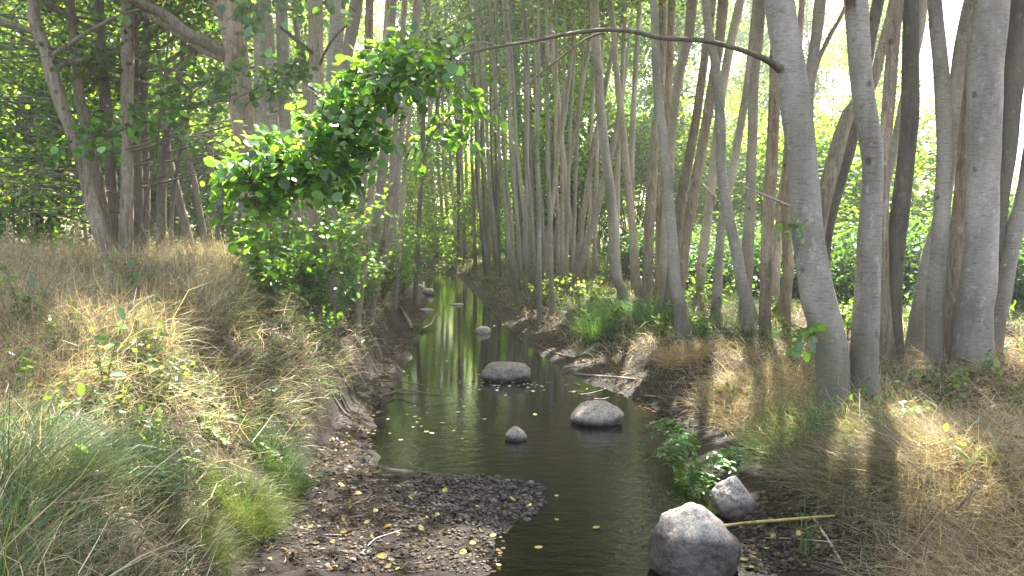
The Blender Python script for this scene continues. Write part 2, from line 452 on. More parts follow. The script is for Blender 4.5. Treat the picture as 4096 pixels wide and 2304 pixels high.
def leaves(P, size, shape='hex', up=.55, tdir=None, r=rng, narrow=1.0):
    """one leaf per row of P"""
    n = len(P)
    T = r.normal(size=(n, 3))
    if tdir is not None: T = T*.6+tdir
    T[:, 2] -= .25
    T = norm(T)
    Nn = r.normal(size=(n, 3)); Nn[:, 2] = np.abs(Nn[:, 2])+up*2
    Nn = norm(Nn-(Nn*T).sum(1, keepdims=True)*T)
    S = np.cross(Nn, T)
    base, FF = (HEX, HEXF) if shape == 'hex' else (NL, NLF)
    sz = (size*r.uniform(.6, 1.25, n))[:, None, None]
    V = P[:, None]+sz*(base[None, :, 0:1]*T[:, None]+narrow*base[None, :, 1:2]*S[:, None]+base[None, :, 2:3]*Nn[:, None])
    k = len(base)
    F = (FF[None]+(np.arange(n)*k)[:, None, None]).reshape(-1, 4)
    return V.reshape(-1, 3), F, k

def leaf_colors(n, k, r, base=(.055, .12, .022), var=.35, yellow=.04):
    b = np.array(base)
    f = np.exp(r.normal(0, var, n))[:, None]
    hue = r.normal(0, .12, n)[:, None]*np.array([1.0, .15, -.1])
    c = b*f*(1+hue)
    y = r.random(n) < yellow
    c[y] = np.array([.3, .28, .05])*r.uniform(.6, 1.1, (y.sum(), 1))
    return np.repeat(np.clip(c, .003, .8), k, axis=0)

# ------------------------------------------------------------------ light: clear summer day, sun ahead right
SUN_AZ = math.radians(17)      # clockwise from +Y
SUN_EL = math.radians(57)
SDIR = np.array([math.sin(SUN_AZ)*math.cos(SUN_EL), math.cos(SUN_AZ)*math.cos(SUN_EL), math.sin(SUN_EL)])
w = bpy.data.worlds.new('World'); scene.world = w; w.use_nodes = True
N = w.node_tree.nodes; L = w.node_tree.links; N.clear()
sk = N.new('ShaderNodeTexSky'); sk.sky_type = 'NISHITA'; sk.sun_disc = False
sk.sun_elevation = SUN_EL; sk.sun_rotation = SUN_AZ; sk.dust_density = 2.5; sk.air_density = 1.0; sk.altitude = 50
bg = N.new('ShaderNodeBackground'); bg.inputs[1].default_value = .7
wo = N.new('ShaderNodeOutputWorld'); wbm = N.new('ShaderNodeMix'); wbm.data_type = 'RGBA'; wbm.blend_type = 'MULTIPLY'; wbm.inputs[0].default_value = 1; wbm.inputs[7].default_value = (1.13, .98, .83, 1)
L.new(sk.outputs[0], wbm.inputs[6]); L.new(wbm.outputs[2], bg.inputs[0]); L.new(bg.outputs[0], wo.inputs[0])
sd = bpy.data.lights.new('sun', 'SUN'); sd.energy = 34; sd.angle = math.radians(.53); sd.color = (1, .955, .88)
so = bpy.data.objects.new('sun', sd); COL.objects.link(so)
so.rotation_euler = Vector(SDIR).to_track_quat('Z', 'Y').to_euler()
so.location = (10, 15, 30)

scene.view_settings.view_transform = 'Standard'; scene.view_settings.look = 'None'
scene.view_settings.exposure = 0; scene.view_settings.gamma = 1
scene.cycles.use_denoising = True
scene.cycles.max_bounces = 8; scene.cycles.diffuse_bounces = 4; scene.cycles.transparent_max_bounces = 8
scene.cycles.sample_clamp_indirect = 8

# thin scattering volume, added in place of the milky lens veil
VEIL_DENSITY = 0.0034
if VEIL_DENSITY > 0:
    hm = bpy.data.materials.new('lens_veil_scatter'); hm.use_nodes = True
    N = hm.node_tree.nodes; L = hm.node_tree.links; N.clear()
    vs = N.new('ShaderNodeVolumeScatter'); vs.inputs['Density'].default_value = VEIL_DENSITY; vs.inputs['Anisotropy'].default_value = .55
    ho = N.new('ShaderNodeOutputMaterial'); L.new(vs.outputs[0], ho.inputs['Volume'])
    hb = bpy.data.meshes.new('lens_veil_volume')
    hv = [(x, y, z) for x in (-70, 60) for y in (-12, 85) for z in (-1.5, 22)]
    hb.from_pydata(hv, [], [(0,1,3,2),(4,6,7,5),(0,4,5,1),(2,3,7,6),(0,2,6,4),(1,5,7,3)])
    ob = bpy.data.objects.new('lens_veil_volume', hb); COL.objects.link(ob); hb.materials.append(hm); ob['kind'] = 'structure'

# gaps in the canopy: sun shafts that reach these spots (x, y, z, radius)
SHAFTS = []
def shaft(z, x, y, rad, zz=None):
    s = src(z, x, y)
    p = ground_hit(*s) if zz is None else at_z(*s, zz)
    SHAFTS.append((p, rad*1.6))
for a in [('D',1832,925,.2),('D',1820,1000,.16),('D',1830,890,.17),('D',1725,1078,.16),('D',1575,965,.2),('D',1520,965,.16),('D',1430,885,.25),('D',1228,830,.3),('D',1368,830,.22),
          ('D',1426,770,.3),('D',1358,790,.25),('D',1510,745,.35),('D',1565,800,.25),('D',1620,870,.2),('D',2360,1125,.15),('D',2292,1100,.12),('D',2130,1180,.14),('D',2322,1190,.2),('D',2430,1250,.2),
          ('D',1992,900,.15),('D',2135,1200,.13),('D',2300,950,.1),('D',800,945,.09),('D',825,1010,.1),('D',690,825,.13),('D',625,1225,.13),('D',540,1060,.08),('D',470,960,.1),('D',345,800,.12),
          ('D',150,700,.15),('D',1270,770,.3),('D',1560,700,.5),('D',1640,660,.6),('D',1190,1385,.12),('D',1160,1410,.08),('D',1480,1030,.1),('D',1255,925,.12),('D',960,1060,.06),('D',1100,915,.2),
          ('D',1730,1340,.1),('D',1840,1260,.06)]:
    shaft(*a)
_rs = np.random.default_rng(4)
for _k in range(34):
    _x, _y = (_rs.uniform(1350, 2500), _rs.uniform(740, 1180)) if _k % 3 else (_rs.uniform(100, 900), _rs.uniform(650, 1250))
    SHAFTS.append((ground_hit(*src('D', _x, _y)), _rs.uniform(.06, .2)))
SHAFTS.append((np.array([-1.9, 5.6, 3.2]), .5)); SHAFTS.append((np.array([-2.9, 7.6, 3.0]), .45))
SHAFTS.append((np.array([-1.2, 6.0, 3.6]), .5)); SHAFTS.append((np.array([-3.2, 9.8, 1.2]), .8))

def carve(P):
    keep = np.ones(len(P), bool)
    for c, rad in SHAFTS:
        d = P-c
        t = d@SDIR
        dist = np.linalg.norm(d-t[:, None]*SDIR, axis=1)
        keep &= ~((t > .6) & (dist < rad+.012*t))
    return keep

# ------------------------------------------------------------------ crowns and limbs
def crown_parts(axis, z0, z1, reach, nl, per, size, r, droop=.0, spread=.32, col=(.055, .12, .022), do_carve=False, origin=(0, 0, 0), cl=12, yellow=.02):
    """axis(z)->(x,y). returns limb mesh and leaf mesh (world coordinates minus origin)"""
    lb = MB(); P = []; TD = []
    for i in range(nl):
        f = (i+r.random())/nl
        z = z0+(z1-z0)*f
        x, y = axis(z)
        az = r.uniform(0, 2*PI)
        ln = reach*(1-.55*f)*r.uniform(.6, 1.15)
        el = r.uniform(.1, .75)-droop
        d = np.array([math.cos(az)*math.cos(el), math.sin(az)*math.cos(el), math.sin(el)])
        p0 = np.array([x, y, z]); p1 = p0+d*ln*.5; p2 = p0+d*ln+np.array([0, 0, -.12*ln])
        path = smooth_path([(*p0, .014*ln+.008), (*p1, .009*ln+.004), (*p2, .003)], .4)
        lb.add(*tube(path[:, :3], path[:, 3], 5))
        t = r.uniform(.2, 1.02, per)[:, None]
        c = p0*(1-t)+p2*t+r.normal(size=(per, 3))*spread*(.35+.9*t)*np.array([1, 1, .7])
        q = np.repeat(c, cl, 0)+r.normal(size=(per*cl, 3))*.15
        P.append(q)
    P = np.concatenate(P)
    if do_carve: P = P[carve(P)]
    V, F, k = leaves(P, size, 'hex', r=r)
    C = leaf_colors(len(P), k, r, col, yellow=yellow)
    o = np.asarray(origin)
    lb.V = [v-o for v in lb.V]
    return lb, mesh_np('foliage', V-o, F, C)

tree_count = 0
STEMS = []
def trunk_path(pts, Y, H_top, wander=.0, r=rng):
    """pts in picture tracing -> world stem at depth Y (pts top to base), extended up to H_top"""
    out = []
    for (z, x, y, wd) in pts:
        s = src(z, x, y)
        p = at_Y(*s, Y)
        rad = wd/ZO[z][2]/4/FOC*Y/2
        out.append((p[0], Y, p[2], rad))
    out.reverse()                        # base first
    out = [q for i, q in enumerate(out)]
    a = np.array(out)
    # upward continuation
    top = a[-1]; d = a[-1][:3]-a[-2][:3]; d = d/np.linalg.norm(d)
    rows = [tuple(q) for q in a]
    p = top[:3].copy(); rad = top[3]
    n = 0
    while p[2] < H_top and n < 30:
        d = d*.75+np.array([r.normal(0, .05), r.normal(0, .05), 1])*.25; d /= np.linalg.norm(d)
        p = p+d*1.2
        rad = max(.012, rad*(1-1.0/max(2.0, (H_top-p[2])/1.2+1.8)))
        rows.append((*p, rad)); n += 1
    return np.array(rows)

def add_stem(mb, rows, flare=1.35, sides=14, seed=0, base_ext=.35):
    """rows base first; root flare and a buried foot"""
    a = rows.copy()
    foot = a[0].copy(); foot[2] -= base_ext; foot[3] *= flare*1.05
    a = np.vstack([foot, a])
    path = smooth_path(a, .16)
    R = path[:, 3].copy()
    hgt = path[:, 2]-rows[0][2]
    R *= 1+(flare-1)*np.exp(-np.maximum(hgt, 0)/.16)
    keep = R > 0
    V, F = tube(path[:, :3], R, sides, .035, seed)
    mb.add(V, F)
    return path

def axis_fn(rows):
    zs = rows[:, 2]; xs = rows[:, 0]; ys = rows[:, 1]
    return lambda z: (float(np.interp(z, zs, xs)), float(np.interp(z, zs, ys)))

def tree(label, pts, Y=None, top=13.0, bark=None, crown=True, cz=(7.0, None), reach=2.3, nl=16, per=15, size=.1,
         flare=1.3, sides=14, group=None, cat='tree', name='alder_tree', extra=None, col=(.055, .12, .022), dY=0.0):
    global tree_count
    tree_count += 1
    r = np.random.default_rng(1000+tree_count)
    z, x, y, wd = pts[-1]
    if Y is None:
        Y = ground_hit(*src(z, x, y))[1]
    rows = trunk_path(pts, Y, top, r=r)
    bx, bz = rows[0][0], rows[0][2]
    g = h1(bx, Y)
    if bz > g+.02:                      # carry the stem down to the soil
        rows = np.vstack([(bx-(rows[1][0]-bx)/max(rows[1][2]-bz, .2)*(bz-g), Y, g, rows[0][3]), rows])
    else:
        # start the stem at ground height
        zz = rows[:, 2]
        if bz < g-.05 and zz[-1] > g:
            k = np.nonzero(zz > g)[0][0]
            if k > 0:
                t = (g-zz[k-1])/(zz[k]-zz[k-1]); q = rows[k-1]*(1-t)+rows[k]*t
                rows = np.vstack([q, rows[k:]]) if zz[k]-g > .1 else np.vstack([q, rows[k+1:]])
    root = empty(name, (rows[0][0], Y, g), label, cat, group)
    o = np.array([rows[0][0], Y, g])
    mb = MB(); add_stem(mb, rows, flare, sides, tree_count)
    mb.V = [v-o for v in mb.V]
    if crown:
        z1 = cz[1] or rows[-1][2]
        lm, cm = crown_parts(axis_fn(rows), cz[0], z1, reach, nl, per, size, r, do_carve=True, origin=o, col=col)
        for v, f in zip(lm.V, lm.F0): mb.add(v, f)
        link('crown', cm, M_CROWN, root)
    link('trunk', mb.mesh('trunk'), bark or M_BARK, root)
    STEMS.append((rows[0][0], Y))
    return root, rows, o

def P4(tagz, *rows):
    """rows (x,y,w) or (tag,x,y,w)"""
    return [(tagz, *q) if len(q) == 3 else q for q in rows]

exec_order = []
# ================================================================== TERRAIN MESH
def axis_vals(a, b, fine, lo, hi):
    v = list(np.arange(a, b, fine))
    s = fine; x = b
    up = []
    while x < hi:
        up.append(x); s *= 1.13; x += s
    up.append(hi)
    s = fine; x = a; dn = []
    while x > lo:
        s *= 1.13; x -= s; dn.append(max(x, lo))
    return np.array(dn[::-1]+v+up)
gx = axis_vals(-4.2, 4.6, .045, -400, 400)
gy = axis_vals(1.2, 12.5, .045, -60, 600)
X, Yg = np.meshgrid(gx, gy)
Z = H(X, Yg)
nx, ny = len(gx), len(gy)
i = np.arange(ny-1)[:, None]*nx; j = np.arange(nx-1)[None]
Fg = np.stack([i+j, i+j+1, i+nx+j+1, i+nx+j], -1).reshape(-1, 4)
me = mesh_np('ground', np.stack([X, Yg, Z], -1).reshape(-1, 3), Fg, None, True)
tag(link('ground', me, M_GROUND), kind='structure')
# water sheet: only over the stream corridor
wy = np.concatenate([np.arange(-18, 46, .5), np.arange(46, 76, 1.5)])
rows = []
for yy in wy:
    a = np.interp(yy, WLy, WLx)-.35; b = np.interp(yy, WRy, WRx)+.45
    if yy > 30: a -= .3; b += .2
    rows.append([(a+(b-a)*t, yy, 0.0) for t in np.linspace(0, 1, 9)])
Vw = np.array(rows).reshape(-1, 3); nw = len(wy)
i = np.arange(nw-1)[:, None]*9; j = np.arange(8)[None]
Fw = np.stack([i+j, i+j+1, i+9+j+1, i+9+j], -1).reshape(-1, 4)
tag(link('water', mesh_np('water', Vw, Fw, None, True), M_WATER), kind='structure')

# ================================================================== TRACED TREES
# --- right bank, near
mainY = ground_hit(*src('r', 820, 690))[1]
R1 = P4('R', (525,-60,140),(530,0,140),(552,150,142),(575,300,146),(600,450,148),(620,600,150),(648,850,146),(668,1100,150),(692,1300,158))+P4('r', (714,0,165),(745,120,165),(775,220,155),(790,300,165),(797,450,165),(805,580,165),(820,690,185))
R2 = P4('R', (905,-60,105),(915,0,108),(928,200,108),(942,400,108),(970,600,108),(993,740,104),(1000,800,102),(998,900,102),(988,1100,108),(979,1300,115))+P4('r', (974,0,122),(965,200,130),(955,400,142),(946,530,150),(938,645,165))
tree_count = 1
root = empty('twin_stemmed_alder', (0, 0, 0), 'big twin-stemmed smooth grey alder on the right bank, its long branch arching over the stream', 'tree')
r = np.random.default_rng(5)
rowsA = trunk_path(R1, mainY, 13.5, r=r); rowsB = trunk_path(R2, mainY+.12, 13.0, r=r)
o = np.array([rowsA[0][0], mainY, h1(rowsA[0][0], mainY)]); root.location = tuple(o)
for rows_, sd_ in ((rowsA, 11), (rowsB, 12)):
    mb = MB(); add_stem(mb, rows_, 1.42, 24, sd_); mb.V = [v-o for v in mb.V]
    lm, cm = crown_parts(axis_fn(rows_), 6.0, rows_[-1][2], 3.0, 22, 18, .1, np.random.default_rng(sd_), do_carve=True, origin=o)
    for v, f in zip(lm.V, lm.F0): mb.add(v, f)
    link('trunk', mb.mesh('trunk'), M_BARK, root); link('crown', cm, M_CROWN, root)
TWIN, TWIN_O = root, o
# the long arching branch
def path_px(pts, Y0, Y1):
    out = []
    n = len(pts)
    for k, (z, x, y, wd) in enumerate(pts):
        Yk = Y0+(Y1-Y0)*k/(n-1)
        p = at_Y(*src(z, x, y), Yk)
        out.append((*p, wd/ZO[z][2]/4/FOC*Yk/2))
    return np.array(out)
def put_tube(name, rows, m, parent, o, sides=9, lump=.05, step=.07, label=None):
    p = smooth_path(rows, step)
    V, F = tube(p[:, :3], np.maximum(p[:, 3], .0012), sides, lump, len(p))
    ob = link(name, mesh_np(name, V-np.asarray(o), F, None, True), m, parent)
    if label: ob['label'] = label
    return ob
BR = P4('R', (530,345,46),(505,327,40),(470,306,32),(440,290,29),(360,258,25),(270,232,24),(190,210,23),(100,200,23),(0,196,22))+P4('M', (1600,186,22),(1500,160,22),(1400,150,21),(1300,152,20),(1200,165,20),(1100,183,18),(1000,203,17),(900,220,16),(800,236,15),(700,255,13),(620,278,12),(560,300,10),(500,300,8),(430,330,7))
put_tube('branch', path_px(BR, mainY-.1, 5.8), M_TWIG, TWIN, o, 10, .05, .07, 'long arching bare branch reaching left over the stream')
BR2 = P4('M', (1330,165,12),(1250,195,12),(1180,245,11),(1110,300,11),(1020,370,10),(950,420,9),(870,475,8),(790,540,7),(740,600,6),(690,640,4))
put_tube('branch', path_px(BR2, 6.6, 6.2), M_TWIG, TWIN, o, 7)
BR3 = P4('M', (800,232,9),(740,215,8),(680,218,8),(620,245,7),(580,285,6))
put_tube('branch', path_px(BR3, 6.2, 6.0), M_TWIG, TWIN, o, 7)

def spray(parent, o, starts, tips, Y0, Y1, lsize, r, n_leaf, twig_r=.006, col=(.05, .12, .02), sub=4, jit=.12, material=None, step=.07, name='leafy_spray', dense=.075, up=.8):
    """twigs fanning from start points to tips (picture coords at depth), with big leaves along them"""
    tw = MB(); P = []; TD = []
    for (z, x, y) in tips:
        Yt = r.uniform(min(Y0, Y1), max(Y0, Y1))
        e = at_Y(*src(z, x, y), Yt)
        # nearest start
        best = min(starts, key=lambda q: np.linalg.norm(np.array(src(q[0], q[1], q[2]))-np.array(src(z, x, y))))
        s = at_Y(*src(best[0], best[1], best[2]), best[3])
        m1 = s*.6+e*.4+np.array([0, 0, .12*np.linalg.norm(e-s)])+r.normal(size=3)*.05
        path = smooth_path([(*s, twig_r), (*m1, twig_r*.7), (*e, .0015)], .06)
        tw.add(*tube(path[:, :3], path[:, 3], 5))
        L_ = len(path)
        segs = [path[int(L_*.38):, :3]]
        for k in range(sub):
            f = r.uniform(.25, .95); b = path[int(f*(L_-1)), :3]
            dirn = norm((e-s)[None])[0]+r.normal(size=3)*.8; dirn[2] -= .15; dirn = dirn/np.linalg.norm(dirn)
            ln = r.uniform(.15, .45)*min(1, np.linalg.norm(e-s))
            q = smooth_path([(*b, .003), (*(b+dirn*ln*.5+np.array([0, 0, .02])), .002), (*(b+dirn*ln), .001)], .05)
            tw.add(*tube(q[:, :3], q[:, 3], 4)); segs.append(q[:, :3])
        for sg in segs:
            d = np.linalg.norm(np.diff(sg, axis=0), axis=1).sum()
            k = max(2, int(d/dense))
            t = r.uniform(0, len(sg)-1.001, k); i0 = t.astype(int); f = (t-i0)[:, None]
            P.append(sg[i0]*(1-f)+sg[np.minimum(i0+1, len(sg)-1)]*f)
            TD.append(np.repeat(norm((sg[-1]-sg[0])[None]), k, 0))
        P.append(e[None]); TD.append(norm((e-s)[None]))
    P = np.concatenate(P); TD = np.concatenate(TD)
    P = P+r.normal(size=P.shape)*.035
    V, F, k = leaves(P, lsize, 'near', up=up, tdir=TD*.8, r=r, narrow=.95)
    C = leaf_colors(len(P), k, r, col, .42, .006)
    tw.V = [v-o for v in tw.V]
    link('twigs', tw.mesh('twigs'), M_TWIG, parent)
    link('foliage', mesh_np('foliage', V-o, F, C, False), material or M_LEAF, parent)

def poly_tips(z, poly, n, r):
    poly = np.array(poly, float); lo = poly.min(0); hi = poly.max(0); out = []
    while len(out) < n:
        x, y = r.uniform(lo, hi); ins = False; j_ = len(poly)-1
        for i_ in range(len(poly)):
            (xi, yi), (xj, yj) = poly[i_], poly[j_]
            if (yi > y) != (yj > y) and x < (xj-xi)*(y-yi)/(yj-yi)+xi: ins = not ins
            j_ = i_
        if ins: out.append((z, x, y))
    return out
HANG = [(2270,290),(1990,180),(1780,290),(1660,430),(1580,560),(1310,640),(1230,760),(1080,830),(960,890),(1000,960),(1080,1010),(1080,1150),(1160,1230),(1270,1250),(1350,1080),(1550,1030),(1760,1000),(1880,830),(1850,700),(2000,540),(2290,420)]
r = np.random.default_rng(21)
tips = [('C',x,y) for x, y in [(20,790),(90,980),(190,1030),(60,670),(230,610),(310,490),(450,440),(640,310),(860,140),(740,170),(350,870),(520,850),(650,790),(780,740),
        (900,560),(1080,600),(1060,700),(1180,450),(1000,330),(120,740),(240,700),(330,640),(430,560),(540,500),(620,430),(720,360),(820,290),(930,220),(1020,200),(960,120),
        (300,800),(450,760),(560,700),(650,640),(700,560),(780,500),(860,430),(940,380),(480,670),(380,700),(180,860),(260,920),(420,830),(580,600),(820,640),(1100,330),(1090,260),(680,700),(1130,560),(1240,480),(1280,400),
        (540,640),(610,520),(760,440),(900,320),(680,480),(500,600),(400,620),(720,640),(840,560),(640,860),(230,780),(150,930),(110,680),(560,780)]]
starts = [('C',1180,180,5.9),('C',1000,260,5.8),('C',850,380,5.75),('C',700,500,5.7),('C',560,600,5.65),('C',400,680,5.6),('C',250,760,5.55),('C',1200,330,6.1),('C',1150,430,6.2)]
put_tube('branch', path_px(P4('C',(1225,155,14),(1100,200,12),(1000,260,11),(850,385,10),(700,500,9),(560,600,8),(400,690,7),(250,770,5),(120,880,3)), 5.85, 5.5), M_TWIG, TWIN, o, 6)
put_tube('branch', path_px(P4('C',(1225,158,9),(1190,250,8),(1150,350,7),(1130,480,5),(1080,640,3)), 5.9, 6.0), M_TWIG, TWIN, o, 6)
starts += [('C',330,850,5.5),('C',500,760,5.55),('C',650,700,5.6),('C',780,600,5.7),('C',900,450,5.75),('C',1060,240,5.85)]
spray(TWIN, o, starts, poly_tips('L', HANG, 125, r), 5.0, 6.2, .072, r, 0, col=(.08, .18, .045), dense=.05, sub=5)
spray(TWIN, o, starts, poly_tips('L', [(1480,650),(1900,540),(2000,640),(1880,900),(1760,1010),(1450,1040),(1300,1000)], 42, r), 5.2, 6.1, .072, r, 0, col=(.075, .175, .042), dense=.06, sub=4)
spray(TWIN, o, [('L',2290,480,6.0),('L',2230,620,6.0)], poly_tips('L', [(2200,480),(2420,560),(2540,640),(2400,760),(2250,900),(2150,1010),(2060,930),(2080,700)], 12, r), 5.8, 6.3, .07, r, 0, col=(.08, .18, .045), dense=.07, sub=4)
# epicormic sprout on the left stem and the dead snag
spray(TWIN, o, [('r',715,230,mainY-.25)], [('r',610,230),('r',590,290),('r',650,200),('r',680,330),('r',760,240),('r',640,280),('r',560,200),('r',730,220)], mainY-.5, mainY-.25, .085, r, 0, .004, (.11, .24, .035), 1)
spray(TWIN, o, [('R',620,1140,mainY-.22)], [('R',545,1150),('R',580,1130),('R',640,1110),('R',600,1180),('R',560,1170),('R',640,1160)], mainY-.4, mainY-.22, .05, r, 0, .004, (.11, .24, .035), 1)
put_tube('dead_snag', path_px(P4('R', (580,1035,14),(520,1010,13),(440,975,12),(350,940,9)), mainY-.15, mainY-.5), M_DEAD, TWIN, o, 7)

TR = tree
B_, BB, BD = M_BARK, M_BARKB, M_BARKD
# --- right bank group
TR('brown alder stem leaning right just behind the twin-stemmed alder', P4('R',(1125,0,60),(1100,250,60),(1085,450,62),(1065,700,58),(1052,1000,55),(1050,1250,58),(1050,1449,62))+P4('r',(1062,150,64),(1075,300,68),(1080,400,75)), bark=BB)
TR('dark smooth alder trunk standing directly right of the twin-stemmed alder', P4('R',(1190,0,75),(1190,200,76),(1190,400,80),(1188,600,82),(1170,800,82),(1145,1000,86),(1120,1200,90),(1105,1449,84))+P4('r',(1105,150,80),(1108,320,90)), Y=mainY+2.3, bark=BD)
TR('thin pale alder stem squeezed between two thicker trunks right of the twin-stemmed alder', P4('R',(1258,0,42),(1230,200,42),(1180,400,42),(1140,600,42),(1105,770,42),(1065,950,42),(1050,1200,42))+P4('r',(1045,0,45),(1045,240,50)), Y=mainY+4.5)
TR('wavy dark alder trunk seen against the bright gap of sky', P4('R',(1312,0,66),(1330,200,70),(1347,400,74),(1357,600,76),(1367,750,76),(1360,900,76),(1345,1100,78),(1332,1300,82))+P4('r',(1315,0,86),(1310,200,88),(1307,430,98)), bark=M_BARK)
TR('alder crossing behind the wavy trunk from lower left to upper right', P4('R',(1500,0,75),(1467,150,75),(1432,350,72),(1412,550,66),(1402,700,62),(1380,900,60),(1340,1100,66),(1285,1300,78),(1255,1449,82))+P4('r',(1225,200,94),(1212,370,108)))
TR('narrow rough barked alder tucked against the left side of the thickest right-hand trunk', P4('R',(1500,200,40),(1485,400,45),(1465,600,50),(1455,800,56),(1440,1000,64),(1415,1250,72))+P4('r',(1400,50,76),(1392,250,82),(1388,400,90)), bark=BB)
TR('thickest upright grey trunk near the right edge of the right bank', P4('R',(1610,-60,160),(1600,0,160),(1570,300,158),(1562,600,154),(1555,900,150),(1545,1200,156),(1528,1449,168))+P4('r',(1512,100,172),(1505,250,180),(1500,410,200)), sides=20, reach=2.8, nl=20)
TR('slim alder leaning out right behind the thickest right-hand trunk', P4('R',(1705,0,58),(1690,150,54),(1665,350,50),(1640,600,46),(1610,900,46),(1590,1200,50))+P4('r',(1570,250,60)), Y=mainY+5.5)
TR('broad dark trunk leaning right, half hidden by the thickest right-hand trunk', P4('R',(1748,0,120),(1722,250,112),(1692,500,105),(1675,700,105),(1650,900,95),(1635,1100,85))+P4('r',(1615,50,85),(1600,250,90),(1600,365,100)), bark=BD)
TR('sunlit edged alder leaning steeply right at the right edge of the photo', P4('R',(1790,850,85),(1760,1000,85),(1715,1150,85),(1680,1300,88))+P4('r',(1655,30,84),(1630,150,78),(1612,290,76),(1608,375,80)), top=10)
TR('mid-sized alder rising behind the left stem of the twin-stemmed alder', P4('R',(735,0,56),(712,200,54),(690,350,50),(682,500,44),(675,700,48),(700,1000,52),(740,1250,60))+P4('r',(740,60,60)), Y=mainY+5)
TR('slanting alder rising to the right behind both twin stems, left one of a pair', P4('R',(1088,60,36),(1045,250,46),(1000,420,52),(940,500,58),(875,580,66),(835,700,72),(795,850,76),(755,1000,74),(725,1180,70),(715,1300,70),(712,1400,70)), Y=mainY+3.8, bark=BB)
TR('slanting alder rising to the right behind both twin stems, right one of a pair', P4('R',(1030,0,58),(990,180,54),(955,400,50),(920,600,46),(885,760,48),(850,870,50),(815,1000,52),(785,1120,52),(762,1260,52),(755,1400,55)), Y=mainY+4.8, bark=BD)
TR('thin alder shoot leaning right in the gap between the twin stems', P4('R',(860,40,18),(800,150,20),(745,260,22),(715,340,24),(690,500,26),(690,900,30),(700,1300,36)), Y=mainY+6.5, top=9)
# --- right bank, left of the twin stem
TR('bent slender alder with a sharp elbow halfway up its pale stem', P4('R',(155,-60,40),(160,0,40),(175,150,42),(205,300,46),(220,450,48),(233,600,50),(236,800,52),(242,900,52),(265,1050,54),(310,1250,58),(345,1449,62))+P4('r',(372,80,66),(385,205,80)))
TR('reddish brown alder touching the left side of the twin stem', P4('R',(510,330,55),(505,500,58),(498,700,60),(487,900,64),(475,1100,64),(468,1300,64))+P4('r',(460,80,60),(450,212,66)), bark=BB)
TR('grey alder standing between the bent slender stem and the reddish brown one', P4('R',(438,0,50),(425,200,46),(402,400,48),(396,600,48),(390,800,50),(385,1000,54),(375,1200,60),(365,1400,62)), Y=mainY+6.5)
TR('short leaning alder with its foot right beside the twin-stemmed alder', P4('R',(570,850,46),(562,1000,48),(568,1200,50),(575,1330,52))+P4('r',(565,0,54),(545,185,66)), top=9, bark=BB)
TR('alder leaning left with its lit edge beside the reddish brown trunk', P4('R',(600,500,40),(580,700,44),(560,900,46),(535,1100,48),(515,1300,48))+P4('r',(505,20,50),(498,110,55)), top=11)
TR('alder with upper stem swaying left behind the bent slender alder', P4('R',(335,0,42),(300,150,45),(270,300,44),(250,420,42),(225,600,42),(205,800,44),(180,1000,46),(150,1250,50),(130,1400,52)), Y=mainY+9)
TR('alder leaning right with two thin side boughs, left of the bent slender alder', P4('R',(248,0,54),(230,200,50),(200,380,48),(165,600,50),(130,800,52),(95,1000,54),(60,1200,54),(35,1400,56)), Y=mainY+8, bark=BB)
TR('brown alder running close beside the one with two side boughs', P4('R',(190,40,40),(155,280,42),(125,500,44),(95,700,46),(55,900,50),(25,1100,54),(0,1300,56)), Y=mainY+7.4, bark=BB)
TR('alder rising on the line where the long branch starts to dip', P4('R',(92,0,54),(72,180,48),(32,350,45),(8,500,42),(-10,700,44),(-30,950,46),(-45,1200,50),(-55,1400,52)), Y=mainY+8.6)
TR('thin alder between the bent slender stem and the grey one, leaning right', P4('R',(368,430,38),(340,600,40),(315,750,40),(290,900,40),(250,1050,36),(232,1200,44),(218,1449,48)), Y=mainY+7)
TR('pale spindly alder with its foot beside the grass tussock on the right bank', P4('R',(10,1000,22),(0,1200,24),(-10,1449,26))+P4('r',(15,100,40),(40,240,60)), top=5, crown=False) if False else None
M1 = TR('slender pale alder with sunlit right edge standing in dry grass, foot above the muddy shore', P4('M',(1585,-60,36),(1590,0,36),(1600,200,40),(1605,400,42),(1620,550,46),(1640,700,48),(1660,900,50),(1675,1100,53),(1690,1300,58),(1700,1449,62))+P4('r',(25,60,64),(38,160,68),(45,242,80)))
TR('grey alder leaning left over the stream, two trunks left of the grass tussock', P4('M',(1285,-60,44),(1290,0,45),(1300,200,45),(1315,400,42),(1330,600,43),(1350,800,46),(1370,950,50),(1390,1150,53),(1405,1400,52))+P4('m',(1430,0,52),(1440,95,62)))
TR('thin grey alder curving left between two thicker leaning stems', P4('M',(1370,0,30),(1388,150,30),(1402,350,31),(1430,600,35),(1450,800,36),(1468,1000,37),(1488,1200,39),(1505,1400,42))+P4('m',(1525,60,46)))
TR('dark mid-bank trunk with rough bark standing behind the grass tussock', P4('M',(1635,0,38),(1635,250,40),(1625,450,42),(1602,650,46),(1585,850,52),(1572,1100,54),(1562,1300,52))+P4('m',(1560,70,54)), bark=BB)
TR('straight brown trunk just left of the slender pale alder', P4('M',(1682,0,38),(1675,200,38),(1668,400,40),(1660,600,42),(1642,900,46),(1625,1150,50),(1622,1350,50))+P4('m',(1625,65,54)), bark=BB)
TR('thin upright alder pole behind the thin grey curving one', P4('M',(1520,0,24),(1510,200,24),(1497,400,25),(1487,600,27),(1481,800,28),(1480,1000,28),(1480,1200,29),(1490,1400,30)), Y=mainY+13)
TR('dark slender alder in mid distance rising straight through the arching branch', P4('M',(1235,0,26),(1235,200,27),(1225,400,29),(1213,600,30),(1200,800,32),(1188,1000,32),(1172,1200,32),(1162,1330,34)), bark=BD)
